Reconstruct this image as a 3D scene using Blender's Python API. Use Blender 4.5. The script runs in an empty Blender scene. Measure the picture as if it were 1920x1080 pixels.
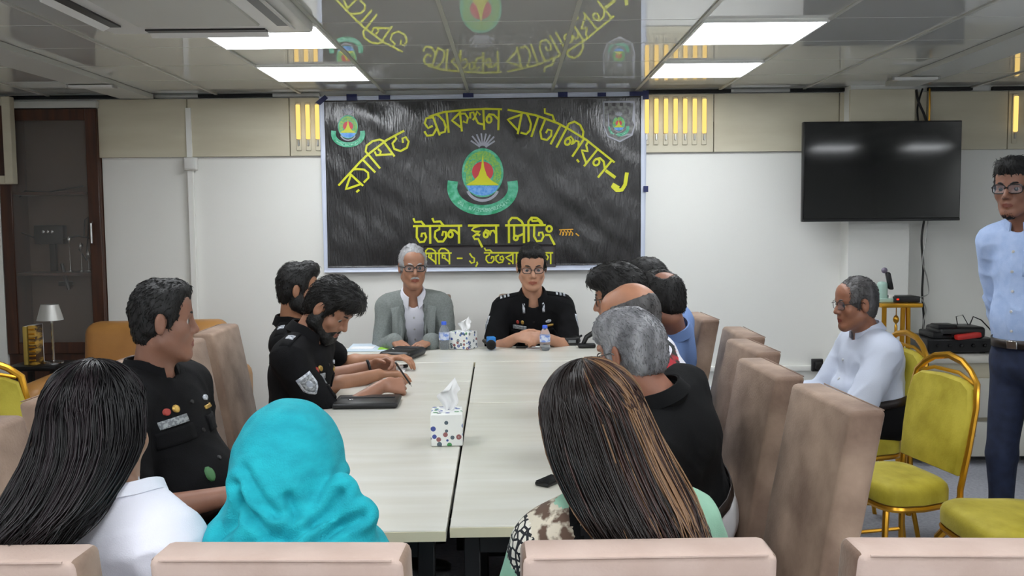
import bpy, bmesh, math, random
import numpy as np
from mathutils import Vector, Matrix, noise
from mathutils.bvhtree import BVHTree

# ---------------------------------------------------------------- camera, light, exposure
SC = bpy.context.scene
COL = SC.collection
F, CAM_Z, PITCH, ROLL = 1700.0, 1.46, math.radians(4.1), math.radians(-0.55)
cam_data = bpy.data.cameras.new('camera')
cam = bpy.data.objects.new('camera', cam_data)
COL.objects.link(cam)
cam_data.sensor_width = 36.0
cam_data.lens = F / 1920.0 * 36.0
cam_data.clip_start = 0.05
CR = Matrix.Rotation(math.pi / 2 - PITCH, 3, 'X') @ Matrix.Rotation(ROLL, 3, 'Z')
cam.matrix_world = Matrix.Translation((0, 0, CAM_Z)) @ CR.to_4x4()
SC.camera = cam
world = bpy.data.worlds.new('world')
SC.world = world
world.use_nodes = True
world.node_tree.nodes['Background'].inputs[0].default_value = (0.75, 0.82, 0.95, 1)
world.node_tree.nodes['Background'].inputs[1].default_value = 0.10
SC.view_settings.view_transform = 'Standard'
SC.view_settings.look = 'None'
SC.view_settings.gamma = 1.0
SC.view_settings.use_curve_mapping = False
SC.view_settings.exposure = 0.0
PANEL_W = 17.2
WALL_Y, CEIL_Z = 6.1, 2.33
TABLE_Z = 0.75
random.seed(7)
RNG = np.random.default_rng(7)

def ray(px, py):
    return CR @ Vector(((px - 960) / F, -(py - 540) / F, -1.0))
def W(px, py, Y):                       # photo pixel -> point of the room at depth Y
    d = ray(px, py)
    return Vector((0, 0, CAM_Z)) + d * (Y / d.y)
def onz(px, py, z):                     # photo pixel -> point of the room at height z
    d = ray(px, py)
    return Vector((0, 0, CAM_Z)) + d * ((z - CAM_Z) / d.z)

# ---------------------------------------------------------------- materials
def lin(c):
    def f(v):
        v /= 255.0
        return v / 12.92 if v <= 0.04045 else ((v + 0.055) / 1.055) ** 2.4
    return (f(c[0]), f(c[1]), f(c[2]), 1.0)

def mat(name, rgb, rough=0.6, metal=0.0, rgb2=None, nscale=8.0, stretch=(1, 1, 1), bump=0.0, bscale=60.0,
        sheen=0.0, spec=0.5, trans=0.0, alpha=1.0, coat=0.0, detail=4.0, lo=0.35, hi=0.65, bstretch=None, ior=None):
    m = bpy.data.materials.new(name)
    m.use_nodes = True
    nt = m.node_tree
    b = nt.nodes['Principled BSDF']
    b.inputs['Base Color'].default_value = lin(rgb)
    b.inputs['Roughness'].default_value = rough
    b.inputs['Metallic'].default_value = metal
    b.inputs['Specular IOR Level'].default_value = spec
    b.inputs['Transmission Weight'].default_value = trans
    b.inputs['Alpha'].default_value = alpha
    b.inputs['Coat Weight'].default_value = coat
    b.inputs['Coat Roughness'].default_value = .012
    if ior: b.inputs['IOR'].default_value = ior
    if sheen:
        b.inputs['Sheen Weight'].default_value = sheen
        b.inputs['Sheen Roughness'].default_value = 0.35
    tc = nt.nodes.new('ShaderNodeTexCoord')
    def noise_of(scale, st, det):
        mp = nt.nodes.new('ShaderNodeMapping')
        mp.inputs['Scale'].default_value = st
        nz = nt.nodes.new('ShaderNodeTexNoise')
        nz.inputs['Scale'].default_value = scale
        nz.inputs['Detail'].default_value = det
        nt.links.new(tc.outputs['Object'], mp.inputs['Vector'])
        nt.links.new(mp.outputs['Vector'], nz.inputs['Vector'])
        return nz
    if rgb2:
        nz = noise_of(nscale, stretch, detail)
        r = nt.nodes.new('ShaderNodeValToRGB')
        r.color_ramp.elements[0].position = lo
        r.color_ramp.elements[1].position = hi
        r.color_ramp.elements[0].color = lin(rgb)
        r.color_ramp.elements[1].color = lin(rgb2)
        nt.links.new(nz.outputs['Fac'], r.inputs['Fac'])
        nt.links.new(r.outputs['Color'], b.inputs['Base Color'])
    if bump:
        nz = noise_of(bscale, bstretch or (1, 1, 1), 3.0)
        bp = nt.nodes.new('ShaderNodeBump')
        bp.inputs['Strength'].default_value = bump
        bp.inputs['Distance'].default_value = 0.004
        nt.links.new(nz.outputs['Fac'], bp.inputs['Height'])
        nt.links.new(bp.outputs['Normal'], b.inputs['Normal'])
    return m

def emit(name, rgb, strength):
    m = bpy.data.materials.new(name)
    m.use_nodes = True
    nt = m.node_tree
    nt.nodes.clear()
    e = nt.nodes.new('ShaderNodeEmission')
    e.inputs[0].default_value = lin(rgb)
    e.inputs[1].default_value = strength
    o = nt.nodes.new('ShaderNodeOutputMaterial')
    nt.links.new(e.outputs[0], o.inputs[0])
    return m

M = {}
M['wall'] = mat('white_wall_paint', (238, 238, 233), 0.75, bump=0.08, bscale=120)
M['wall_low'] = mat('pale_dado_paint', (222, 226, 233), 0.55)
M['band'] = mat('beige_laminate', (214, 208, 186), 0.45, rgb2=(198, 190, 166), nscale=1.6, stretch=(1, 1, 5), detail=8, lo=0.3, hi=0.75)
M['joint'] = mat('dark_joint', (96, 90, 76), 0.8)
M['ceil'] = mat('lacquered_ceiling_tile', (214, 215, 210), 0.012, spec=0.75, coat=.55)
M['rail'] = mat('ceiling_rail_paint', (190, 190, 182), 0.35)
M['ceil_slab'] = mat('ceiling_void', (120, 120, 116), 0.9)
M['duct'] = mat('white_cover_strip', (196, 197, 190), 0.5)
M['carpet'] = mat('grey_carpet', (176, 178, 186), 0.95, rgb2=(158, 160, 170), nscale=60, bump=0.4, bscale=250)
M['panel'] = emit('light_panel_glow', (246, 250, 254), PANEL_W)
M['lightframe'] = mat('white_light_frame', (235, 235, 230), 0.4)
M['led'] = emit('warm_led_glow', (255, 214, 120), 1.3)
M['alu'] = mat('brushed_aluminium', (180, 180, 178), 0.35, 0.9)
M['velvet_lit'] = mat('lit_rose_velvet', (186, 162, 149), 0.85, rgb2=(202, 180, 168), nscale=8, detail=6, bump=0.2, bscale=160, lo=.3, hi=.7)  # same velvet painted paler where light catches near chair backs and tops
M['velvet'] = mat('taupe_velvet', (108, 84, 70), 0.8, rgb2=(178, 152, 132), nscale=5.5, detail=6, bump=0.25, bscale=140, sheen=0.12, lo=0.3, hi=0.7)
M['leg_dark'] = mat('dark_wood_leg', (46, 32, 24), 0.45)
M['lime'] = mat('lime_velvet', (154, 140, 20), 0.7, rgb2=(190, 176, 58), nscale=9, detail=6, sheen=0.12, bump=0.2, bscale=120, lo=0.3, hi=0.7)
M['gold'] = mat('gold_metal', (206, 152, 48), 0.28, 0.85)
M['leather'] = mat('tan_leather', (176, 126, 66), 0.42, rgb2=(160, 112, 56), nscale=5, bump=0.2, bscale=180)
M['table'] = mat('pale_ash_laminate', (216, 215, 207), 0.28, rgb2=(202, 199, 186), nscale=2.2, stretch=(1, 7, 1), detail=9, lo=0.3, hi=0.72)
M['table_edge'] = mat('pale_edge_band', (214, 206, 178), 0.45)
M['black_steel'] = mat('black_steel', (20, 20, 22), 0.4, 0.3)
M['black_plastic'] = mat('black_plastic', (18, 18, 19), 0.35)
M['black_leather'] = mat('black_leatherette', (17, 17, 19), 0.4, bump=0.15, bscale=200)
M['screen'] = mat('black_screen_glass', (5, 6, 7), 0.07, spec=0.6)
M['darkwood'] = mat('dark_stained_wood', (78, 42, 22), 0.35, rgb2=(54, 28, 16), nscale=4, stretch=(6, 6, 0.6), detail=6)
M['cab_in'] = mat('brown_cabinet_lining', (112, 92, 78), 0.7)
M['cab_glass'] = mat('clear_cabinet_glass', (190, 188, 184), 0.03, alpha=.10)
M['white_plastic'] = mat('white_plastic', (226, 226, 222), 0.4)
M['steel'] = mat('chrome_steel', (200, 200, 200), 0.2, 1.0)
M['white_paper'] = mat('white_paper', (235, 236, 238), 0.8)
M['blue_tape'] = mat('navy_tape', (24, 34, 88), 0.5)

# ---------------------------------------------------------------- object helpers
def tag(o, label=None, cat=None, group=None, kind=None):
    if label: o['label'] = label
    if cat: o['category'] = cat
    if group: o['group'] = group
    if kind: o['kind'] = kind
    return o
def root(name, loc, label, cat, group=None, rz=0.0):
    o = bpy.data.objects.new(name, None)
    o.empty_display_size = 0.1
    COL.objects.link(o)
    o.location = loc
    o.rotation_euler = (0, 0, rz)
    return tag(o, label, cat, group)
def link(name, me, mats, parent=None, world_verts=False):
    for m in (mats if isinstance(mats, (list, tuple)) else [mats]):
        me.materials.append(m)
    o = bpy.data.objects.new(name, me)
    COL.objects.link(o)
    if parent is not None:
        o.parent = parent
        if world_verts:                # mesh is in room coordinates: undo the parent's transform
            o.matrix_parent_inverse = (Matrix.LocRotScale(parent.location, parent.rotation_euler, (1, 1, 1)) if parent.parent is None
                                       else parent_world(parent)).inverted()
    return o
def parent_world(p):
    m = Matrix.LocRotScale(p.location, p.rotation_euler, (1, 1, 1))
    if p.parent is None: return m
    return parent_world(p.parent) @ p.matrix_parent_inverse @ m
def struct(name, me, mats, parent=None):
    o = link(name, me, mats, parent)
    if parent is None: o['kind'] = 'structure'
    return o
def dup(o, loc=None, rz=None, label=None, parent=None):
    c = o.copy()
    COL.objects.link(c)
    if parent is not None: c.parent = parent
    if loc is not None: c.location = loc
    if rz is not None: c.rotation_euler = (0, 0, rz)
    if label: c['label'] = label
    for ch in list(o.children):
        dup(ch, parent=c)
    return c

class MB:
    """collects shapes, ends as ONE mesh"""
    def __init__(s): s.bm = bmesh.new()
    def box(s, c, size, bev=0.0, seg=2, rot=None, taper=None):
        r = bmesh.ops.create_cube(s.bm, size=1.0)
        vs = r['verts']
        for v in vs:
            v.co = Vector((v.co.x * size[0], v.co.y * size[1], v.co.z * size[2]))
            if taper and v.co.z < 0: v.co.x *= taper; v.co.y *= taper
        if bev > 0:
            es = list({e for v in vs for e in v.link_edges})
            rr = bmesh.ops.bevel(s.bm, geom=es, offset=bev, segments=seg, profile=0.5, affect='EDGES')
            vs = list({v for f in rr['faces'] for v in f.verts} | {v for v in vs if v.is_valid})
        if rot is not None:
            R = rot if isinstance(rot, Matrix) else Matrix.Rotation(rot, 3, 'Z')
            for v in vs: v.co = R @ v.co
        for v in vs: v.co += Vector(c)
        return vs
    def tube(s, pts, r, n=8, closed=False, cap=True):
        pts = [Vector(p) for p in pts]
        k = len(pts)
        rs = r if isinstance(r, (list, tuple)) else [r] * k
        rings, up = [], None
        for i, p in enumerate(pts):
            if closed: t = pts[(i + 1) % k] - pts[i - 1]
            else: t = pts[min(i + 1, k - 1)] - pts[max(i - 1, 0)]
            if t.length < 1e-9: t = Vector((0, 0, 1))
            t.normalize()
            if up is None:
                up = Vector((0, 0, 1)) if abs(t.z) < 0.9 else Vector((1, 0, 0))
            a = t.cross(up)
            if a.length < 1e-6: a = t.cross(Vector((0, 1, 0)))
            a.normalize()
            b = a.cross(t).normalized()
            up = b
            rings.append([s.bm.verts.new(p + (a * math.cos(2 * math.pi * j / n) + b * math.sin(2 * math.pi * j / n)) * rs[i]) for j in range(n)])
        m = k if closed else k - 1
        for i in range(m):
            A, B = rings[i], rings[(i + 1) % k]
            for j in range(n):
                s.bm.faces.new((A[j], A[(j + 1) % n], B[(j + 1) % n], B[j]))
        if cap and not closed:
            s.bm.faces.new(rings[0][::-1]); s.bm.faces.new(rings[-1])
        return [v for q in rings for v in q]
    def lathe(s, prof, c=(0, 0, 0), n=20):
        c = Vector(c)
        rings = [[s.bm.verts.new(c + Vector((r * math.cos(2 * math.pi * j / n), r * math.sin(2 * math.pi * j / n), z))) for j in range(n)] for r, z in prof]
        for A, B in zip(rings, rings[1:]):
            for j in range(n):
                s.bm.faces.new((A[j], A[(j + 1) % n], B[(j + 1) % n], B[j]))
        if prof[0][0] > 1e-4: s.bm.faces.new(rings[0][::-1])
        if prof[-1][0] > 1e-4: s.bm.faces.new(rings[-1])
        return [v for q in rings for v in q]
    def poly(s, pts, d):
        """flat outline pts (3d, planar) extruded by vector d"""
        d = Vector(d)
        A = [s.bm.verts.new(Vector(p)) for p in pts]
        B = [s.bm.verts.new(Vector(p) + d) for p in pts]
        n = len(pts)
        s.bm.faces.new(A); s.bm.faces.new(B[::-1])
        for i in range(n):
            s.bm.faces.new((A[i], B[i], B[(i + 1) % n], A[(i + 1) % n]))
        return A + B
    def sphere(s, c, r, seg=14, rings=10, scale=(1, 1, 1)):
        rr = bmesh.ops.create_uvsphere(s.bm, u_segments=seg, v_segments=rings, radius=r)
        for v in rr['verts']:
            v.co = Vector((v.co.x * scale[0], v.co.y * scale[1], v.co.z * scale[2])) + Vector(c)
        return rr['verts']
    def mesh(s, name, smooth=True, sharp=40):
        bmesh.ops.recalc_face_normals(s.bm, faces=s.bm.faces)
        me = bpy.data.meshes.new(name)
        s.bm.to_mesh(me)
        s.bm.free()
        if smooth:
            me.polygons.foreach_set('use_smooth', [True] * len(me.polygons))
            me.set_sharp_from_angle(angle=math.radians(sharp))
        return me
    def build(s, name, mats, parent=None, smooth=True, sharp=40, world=False):
        return link(name, s.mesh(name, smooth, sharp), mats, parent, world)
def bx(name, c, size, m, parent=None, bev=0.0, seg=2, rot=None, world=False):
    b = MB(); b.box(c, size, bev, seg, rot)
    return b.build(name, m, parent, world=world)
def rawmesh(name, verts, faces, smooth=True):
    me = bpy.data.meshes.new(name)
    me.from_pydata([tuple(v) for v in verts], [], faces)
    me.update()
    if smooth: me.polygons.foreach_set('use_smooth', [True] * len(me.polygons))
    return me
# ---------------------------------------------------------------- the room
def sbox(name, lo, hi, m, kind=True, parent=None):
    lo, hi = Vector(lo), Vector(hi)
    b = MB(); b.box((lo + hi) / 2, hi - lo)
    o = b.build(name, m, parent)
    if parent is None: o['kind'] = 'structure'
    return o
XL, XR, YB = -4.1, 5.55, -2.1
sbox('floor', (XL - .1, YB - .1, -0.1), (XR + .1, WALL_Y + .1, 0), M['carpet'])
CAB_Y = WALL_Y - .035
CAB_X1 = W(192, 450, CAB_Y).x
wall_back = sbox('wall_back', (CAB_X1 + .004, WALL_Y, 0), (XR + .1, WALL_Y + .12, CEIL_Z + .1), M['wall'])
sbox('wall_left', (XL - .12, YB, 0), (XL, WALL_Y, CEIL_Z + .1), M['wall'])
sbox('wall_right', (XR, YB, 0), (XR + .12, WALL_Y, CEIL_Z + .1), M['wall'])
sbox('wall_front', (XL - .1, YB - .12, 0), (XR + .1, YB, CEIL_Z + .1), M['wall'])
ceiling = sbox('ceiling', (XL - .1, YB - .1, CEIL_Z + .03), (XR + .1, WALL_Y + .1, CEIL_Z + .13), M['ceil_slab'])
# ceiling tiles, metal lay-in plates hung on rails
TX, TY, Y0 = 0.555, 0.505, 3.99
LIGHTS = []                              # (column, row) of tiles replaced by light panels
tile_me = None
cols = range(-8, 10)
rows = range(-13, 5)
light_cells = {(-3, 0), (-3, 2), (1, 0), (1, 2), (-3, -3), (1, -3), (-4, -7), (-1, -7), (2, -7), (-4, -9), (-1, -9), (2, -9), (-4, -11), (-1, -11), (2, -11), (6, -7), (8, -7)}  # unseen rear rows: panel count raised to brighten surfaces facing the camera
AC_C = [(-4, -2), (-4, -1)]
first = None
for c in cols:
    for r in rows:
        x0 = (c + 0.5) * TX
        y0 = Y0 + r * TY
        if x0 < XL - .3 or x0 + TX > XR + .3 or y0 < YB or (c, r) in light_cells: continue
        if y0 + TY > WALL_Y + .3: continue
        dy = min(TY, WALL_Y - .012 - y0)
        if dy < .05: continue
        if abs(dy - TY) < 1e-6:
            if first is None:
                b = MB(); b.box((0, 0, 0), (TX - .005, TY - .005, 0.016), 0.002, 1)
                first = b.build('ceiling_tile', M['ceil'], ceiling)
                o = first
            else:
                o = first.copy(); COL.objects.link(o)
            o.location = (x0 + TX / 2, y0 + TY / 2, CEIL_Z + .008)
        else:
            b = MB(); b.box((0, 0, 0), (TX - .005, dy - .005, 0.016), 0.002, 1)
            o = b.build('ceiling_tile', M['ceil'], ceiling)
            o.location = (x0 + TX / 2, y0 + dy / 2, CEIL_Z + .008)
for c in range(-7, 10):
    x = (c + 0.5) * TX
    if x < XL or x > XR: continue
    o = bx('ceiling_rail', (x, (YB + WALL_Y) / 2, CEIL_Z - .001), (0.018, WALL_Y - YB - .02, 0.012), M['rail'], ceiling)
# dark gap where the tiles stop short of the wall, with metal wall angle broken in places
x = XL
k = 0
for (a, b_, dark) in [(12, 183, 1), (183, 290, 1), (290, 352, 0), (352, 372, 0), (372, 512, 1), (512, 600, 0), (1212, 1370, 1), (1370, 1480, 0), (1480, 1570, 1), (1570, 1640, 1), (1740, 1822, 1), (1860, 1920, 1)]:
    pa, pb = W(a, 180, WALL_Y - .02), W(b_, 180, WALL_Y - .02)
    bx('wall_angle', ((pa.x + pb.x) / 2, WALL_Y - .018, CEIL_Z - .012), (pb.x - pa.x, 0.03, 0.022), M['black_steel'] if dark else M['alu'], ceiling)
# light panels
n = 0
lab = {(-3, 0): 'bright square ceiling light panel on the left, nearer of two beside the air conditioner',
       (-3, 2): 'bright square ceiling light panel on the left, close to the banner wall',
       (1, 0): 'bright square ceiling light panel on the right, nearer of two toward the television',
       (1, 2): 'bright square ceiling light panel on the right, close to the warm wall lamps'}
for (c, r) in sorted(light_cells):
    x0, y0 = (c + .5) * TX, Y0 + r * TY
    dx = -0.03 if c < 0 else 0
    t = root('ceiling_light', (x0 + TX / 2, y0 + TY / 2, CEIL_Z), lab.get((c, r), 'unseen square ceiling light panel, one of the set added behind the camera'), 'ceiling light', 'square ceiling light panels')
    b = MB()
    for sx, sy, w, h in ((0, 1, TX - .004, .010), (0, -1, TX - .004, .010), (1, 0, .010, TY - .022), (-1, 0, .010, TY - .022)):
        b.box((sx * (TX / 2 - .006), sy * (TY / 2 - .006), -0.004), (w, h, 0.02))
    b.build('frame', M['lightframe'], t)
    b = MB(); b.box((0, 0, 0.0), (TX - .03, TY - .03, 0.01)); b.build('diffuser', M['panel'], t)
# beige laminate band along the top of the back wall: panels with joints between
ZB = W(960, 289, WALL_Y).z
edges = [W(p, 230, WALL_Y - .02).x for p in (183, 352, 543, 604, 1208, 1338, 1573, 1737, 1889, 2080)]
for a, b_ in zip(edges, edges[1:]):
    bx('wall_panel', ((a + b_) / 2, WALL_Y - .013, (ZB + CEIL_Z - .03) / 2), (b_ - a - .006, 0.026, CEIL_Z - .03 - ZB), M['band'], wall_back, bev=.002, seg=1)
bx('shadow_joint', ((edges[0] + edges[-1]) / 2, WALL_Y - .004, ZB + .1), (edges[-1] - edges[0], 0.008, .2), M['joint'], wall_back)
# surface trunking at the left, with its junction box, and the dado trunking at the right
xa = W(359, 300, WALL_Y).x
o = bx('trim_1', (xa, WALL_Y - .022, 1.12), (.034, .03, 2.24), M['wall']); o['kind'] = 'structure'
t = root('junction_box', (W(362, 308, WALL_Y).x, WALL_Y - .03, W(362, 308, WALL_Y).z), 'small square white junction box on the vertical trunking left of the banner', 'junction box')
bx('box_body', (0, -.01, 0), (.085, .04, .085), M['white_plastic'], t, bev=.006)
bx('cover_plate', (0, -.033, 0), (.07, .008, .07), M['white_plastic'], t, bev=.003)
zt = W(1450, 690, WALL_Y).z
o = bx('trim_2', (2.2, WALL_Y - .015, zt), (4.2, .03, .035), M['wall'], bev=.004); o['kind'] = 'structure'
o = bx('trim_3', (2.2, WALL_Y - .008, zt / 2 - .06), (4.2, .016, zt - .12), M['wall_low']); o['kind'] = 'structure'
# pier carrying the television
pL, pR = W(1590, 480, WALL_Y - .14).x, W(1704, 480, WALL_Y - .14).x
sbox('pillar', (pL, WALL_Y - .14, 0), (pR, WALL_Y, CEIL_Z - .0), M['wall'])
bx('wall_panel', ((pL + pR) / 2, WALL_Y - .15, (ZB + CEIL_Z - .03) / 2), (pR - pL + .02, .02, CEIL_Z - .03 - ZB), M['band'], wall_back, bev=.002, seg=1)
# long pale cover strips crossing the ceiling at both sides
for k, pts in enumerate([[(0, 88), (0, 122), (225, 185), (288, 185)], [(1660, 162), (1720, 162), (1920, 97), (1920, 62)]]):
    p = [onz(a, b_, CEIL_Z - .03) for a, b_ in pts]
    b = MB(); b.poly([(q.x, min(q.y, WALL_Y - .04), CEIL_Z - .03) for q in p], (0, 0, .028))
    o = b.build('trim_%d' % (4 + k), M['duct']); o['kind'] = 'structure'
for k, (px, py) in enumerate([(172, 160), (1715, 145)]):
    q = onz(px, py, CEIL_Z - .035)
    t = root('strip_light', (q.x, q.y, CEIL_Z - .035), 'unlit white tube light under the pale strip at the %s of the ceiling' % ('left' if k == 0 else 'right'), 'strip light', 'tube lights under the ceiling strips')
    bx('housing', (0, 0, -.008), (.26, .05, .016), M['white_plastic'], t, bev=.004)
    bx('end_cap', (.135, 0, -.008), (.012, .05, .018), M['alu'], t)
    bx('end_cap', (-.135, 0, -.008), (.012, .05, .018), M['alu'], t)
# wall lamps: warm upright LED rods
def rod(px, y0, y1, label):
    a, b_ = W(px, y0, WALL_Y - .045), W(px, y1, WALL_Y - .045)
    zc = (a.z + b_.z) / 2
    t = root('wall_lamp', (a.x, WALL_Y - .027, zc), label, 'wall lamp', 'warm upright wall lamps')
    h = a.z - b_.z
    b = MB(); b.box((0, -.018, 0), (.026, .02, h), .006, 2); b.build('light_tube', M['led'], t)
    b = MB(); b.box((0, -.004, -.03), (.034, .01, h + .09), .003, 1); b.build('back_plate', M['band'], t)
    b = MB(); b.box((0, -.014, -h / 2 - .022), (.012, .012, .045), .003, 1); b.build('stem', M['alu'], t)
ordn = ['first', 'second', 'third', 'fourth', 'fifth', 'sixth', 'seventh']
for i, px in enumerate((558, 576, 594)):
    rod(px, 196, 261, '%s warm glowing wall lamp left of the banner, counted toward the banner' % ordn[i])
for i, px in enumerate((1213, 1231, 1249, 1267, 1285, 1303, 1321)):
    rod(px, 185, 250, '%s warm glowing wall lamp right of the banner, counted away from it' % ordn[i])
rod(1906, 180, 247, 'single warm glowing wall lamp above the standing man')
# ceiling air conditioner cassette
q0, q1 = onz(212, 57, CEIL_Z - .03), onz(560, 52, CEIL_Z - .03)
cw = .86
cx, cy = q0.x + .43, q0.y - .43
t = root('air_conditioner', (cx, cy, CEIL_Z - .03), 'white square ceiling air conditioner cassette at top left', 'air conditioner')
b = MB(); b.box((0, 0, .005), (cw, cw, .05), .015, 2); b.build('grille_panel', M['white_plastic'], t)
b = MB(); b.box((0, 0, -.022), (.5, .5, .012), .006, 1)
b.build('intake_grille', M['duct'], t)
for k in range(4):
    a = k * math.pi / 2
    R = Matrix.Rotation(a, 3, 'Z')
    c = R @ Vector((.345, 0, -.021))
    s_ = bx('air_slot', c, (.05, .5, .012), M['black_plastic'], t, rot=R)
    c = R @ Vector((.372, 0, -.028))
    R2 = R @ Matrix.Rotation(.5, 3, 'Y')
    bx('louver', c, (.05, .5, .006), M['white_plastic'], t, rot=R2)

# ---------------------------------------------------------------- cabinet at the far left
def cabinet():
    Yf = CAB_Y
    x0, x1 = W(8, 450, Yf).x, CAB_X1
    z1, z0 = W(100, 205, Yf).z, W(120, 662, Yf).z
    z0 = max(z0, .05)
    xc, w = (x0 + x1) / 2, x1 - x0
    t = root('display_cabinet', (xc, Yf + .15, 0), 'tall dark wooden display cabinet with glass door at far left', 'cabinet')
    st = .075
    b = MB()
    b.box((-w / 2 + .01, .0, (z0 + z1) / 2), (.02, .3, z1 - z0)); b.box((w / 2 - .01, 0, (z0 + z1) / 2), (.02, .3, z1 - z0))
    b.box((0, 0, z1 - .01), (w, .3, .02)); b.box((0, 0, z0 / 2), (w, .3, z0))
    b.build('carcass', M['darkwood'], t)
    bx('back_panel', (0, .14, (z0 + z1) / 2), (w - .04, .015, z1 - z0 - .02), M['cab_in'], t)
    zs = [W(100, 362, Yf).z, W(100, 515, Yf).z]
    for z in zs:
        bx('shelf', (0, .02, z), (w - .05, .24, .018), M['darkwood'], t)
    d = MB()
    yd = -.162
    d.box((-w / 2 + st / 2, yd, (z0 + z1) / 2), (st, .022, z1 - z0), .003, 1)
    d.box((w / 2 - st / 2, yd, (z0 + z1) / 2), (st, .022, z1 - z0), .003, 1)
    d.box((0, yd, z1 - st / 2), (w - 2 * st, .022, st), .003, 1)
    d.box((0, yd, z0 + st / 2), (w - 2 * st, .022, st), .003, 1)
    dr = d.build('door', M['darkwood'], t)
    bx('glass', (0, yd, (z0 + z1) / 2), (w - 2 * st + .01, .004, z1 - z0 - 2 * st + .01), M['cab_glass'], dr)
    h = MB(); hz = W(178, 437, Yf).z
    h.tube([(w / 2 - .05, yd - .012, hz + .075), (w / 2 - .05, yd - .035, hz + .065), (w / 2 - .05, yd - .035, hz - .065), (w / 2 - .05, yd - .012, hz - .075)], .007, 8)
    h.build('handle', M['steel'], dr)
    zb = zs[1] + .012
    # things on the shelves: equipment box with cables, small remote
    e = root('set_top_box', (xc - .02, Yf + .15, W(92, 455, Yf + .15).z - .05), 'black electronic box with loose cables hanging inside the cabinet', 'electronics')
    p0 = W(92, 440, Yf + .18)
    e.location = (p0.x, Yf + .18, zb)
    hh = p0.z - zb
    bx('case', (0, .02, hh), (.2, .06, .13), M['black_plastic'], e, bev=.006)
    bx('bracket', (0, .05, hh / 2), (.04, .03, hh), M['black_steel'], e)
    for dx in (-.03, .0, .03):
        b = MB(); b.lathe([(.012, 0), (.012, .01), (.008, .012)], (0, 0, 0), 10)
        o = b.build('socket', M['steel'], e); o.rotation_euler = (math.pi / 2, 0, 0); o.location = (dx, -.012, hh + .02)
    b = MB()
    b.tube([(-.1, 0, hh - .02), (-.2, 0, hh + .02), (-.24, .0, hh + .2), (-.15, 0, hh + .3), (.0, 0, hh + .29), (.25, 0, hh + .33)], .006, 6)
    b.tube([(.1, 0, hh - .03), (.2, 0, hh - .01), (.3, 0, hh - .03)], .006, 6)
    b.tube([(.24, 0, hh - .02), (.25, 0, hh + .1), (.28, 0, hh + .12), (.25, 0, hh - .18), (.2, 0, hh - .1)], .005, 6)
    b.tube([(.08, 0, hh - .2), (.1, 0, hh - .3), (.12, 0, hh - .38)], .012, 6)
    b.build('cable', M['black_plastic'], e)
    for i, (px, py) in enumerate([(130, 450), (152, 462), (166, 478)]):
        p = W(px, py, Yf + .16)
        g = root('glass_ornament', (p.x, p.y, zb), ['shiny', 'small shiny', 'tiny shiny'][i] + ' glass ornament on the cabinet shelf', 'ornament', 'glass ornaments in the cabinet')
        hgt = p.z - zb
        b = MB(); b.lathe([(.018, 0), (.018, .008), (.004, .014), (.004, hgt - .02), (.014, hgt - .006), (.016, hgt + .01), (.006, hgt + .025)], (0, 0, 0), 10)
        b.build('body', M['steel'], g)
    p = W(106, 534, Yf + .1)
    g = root('remote_control', (p.x, Yf + .1, z0), 'small black remote holder mounted in the lower part of the cabinet', 'remote control')
    bx('case', (0, .17 - .04, p.z - z0), (.085, .05, .03), M['black_plastic'], g, bev=.005)
    bx('clip', (0, .15, p.z - z0), (.03, .06, .018), M['black_steel'], g)
    # open frame on the wall left of the cabinet
    zc = (W(5, 180, Yf - .1).z + W(5, 345, Yf - .1).z) / 2
    hh = W(5, 180, Yf - .1).z - W(5, 345, Yf - .1).z
    xr = W(19, 260, Yf - .1).x
    sbox('wall_niche', (XL - .1, Yf - .02, 0), (x0 - .005, WALL_Y + .4, CEIL_Z + .1), M['wall'])
    sbox('wall_recess', (x0 - .005, Yf + .32, 0), (x1 + .004, Yf + .42, CEIL_Z + .1), M['wall'])
    sbox('wall_above', (x0 - .005, Yf + .03, z1 + .008), (x1 + .004, Yf + .32, CEIL_Z + .1), M['wall'])
    t2 = root('picture_frame', (xr - .3, Yf - .06, zc), 'pale wooden framed dark panel at the left edge above the sofa', 'picture frame')
    b = MB(); fw = .055
    for (cx_, cz_, w_, h_) in ((-.3 + fw / 2, 0, fw, hh), (.3 - fw / 2, 0, fw, hh), (0, hh / 2 - fw / 2, .6 - 2 * fw, fw), (0, -hh / 2 + fw / 2, .6 - 2 * fw, fw)):
        b.box((cx_, 0, cz_), (w_, .06, h_), .004, 1)
    b.build('frame', M['band'], t2)
    bx('panel', (0, .02, 0), (.5, .02, hh - .1), M['darkwood'], t2)
    # white rail over the cabinet
    o = bx('trim_8', (xc, Yf - .005, z1 + .028), (w + .02, .06, .045), M['duct'], bev=.004); o['kind'] = 'structure'
cabinet()

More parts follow.
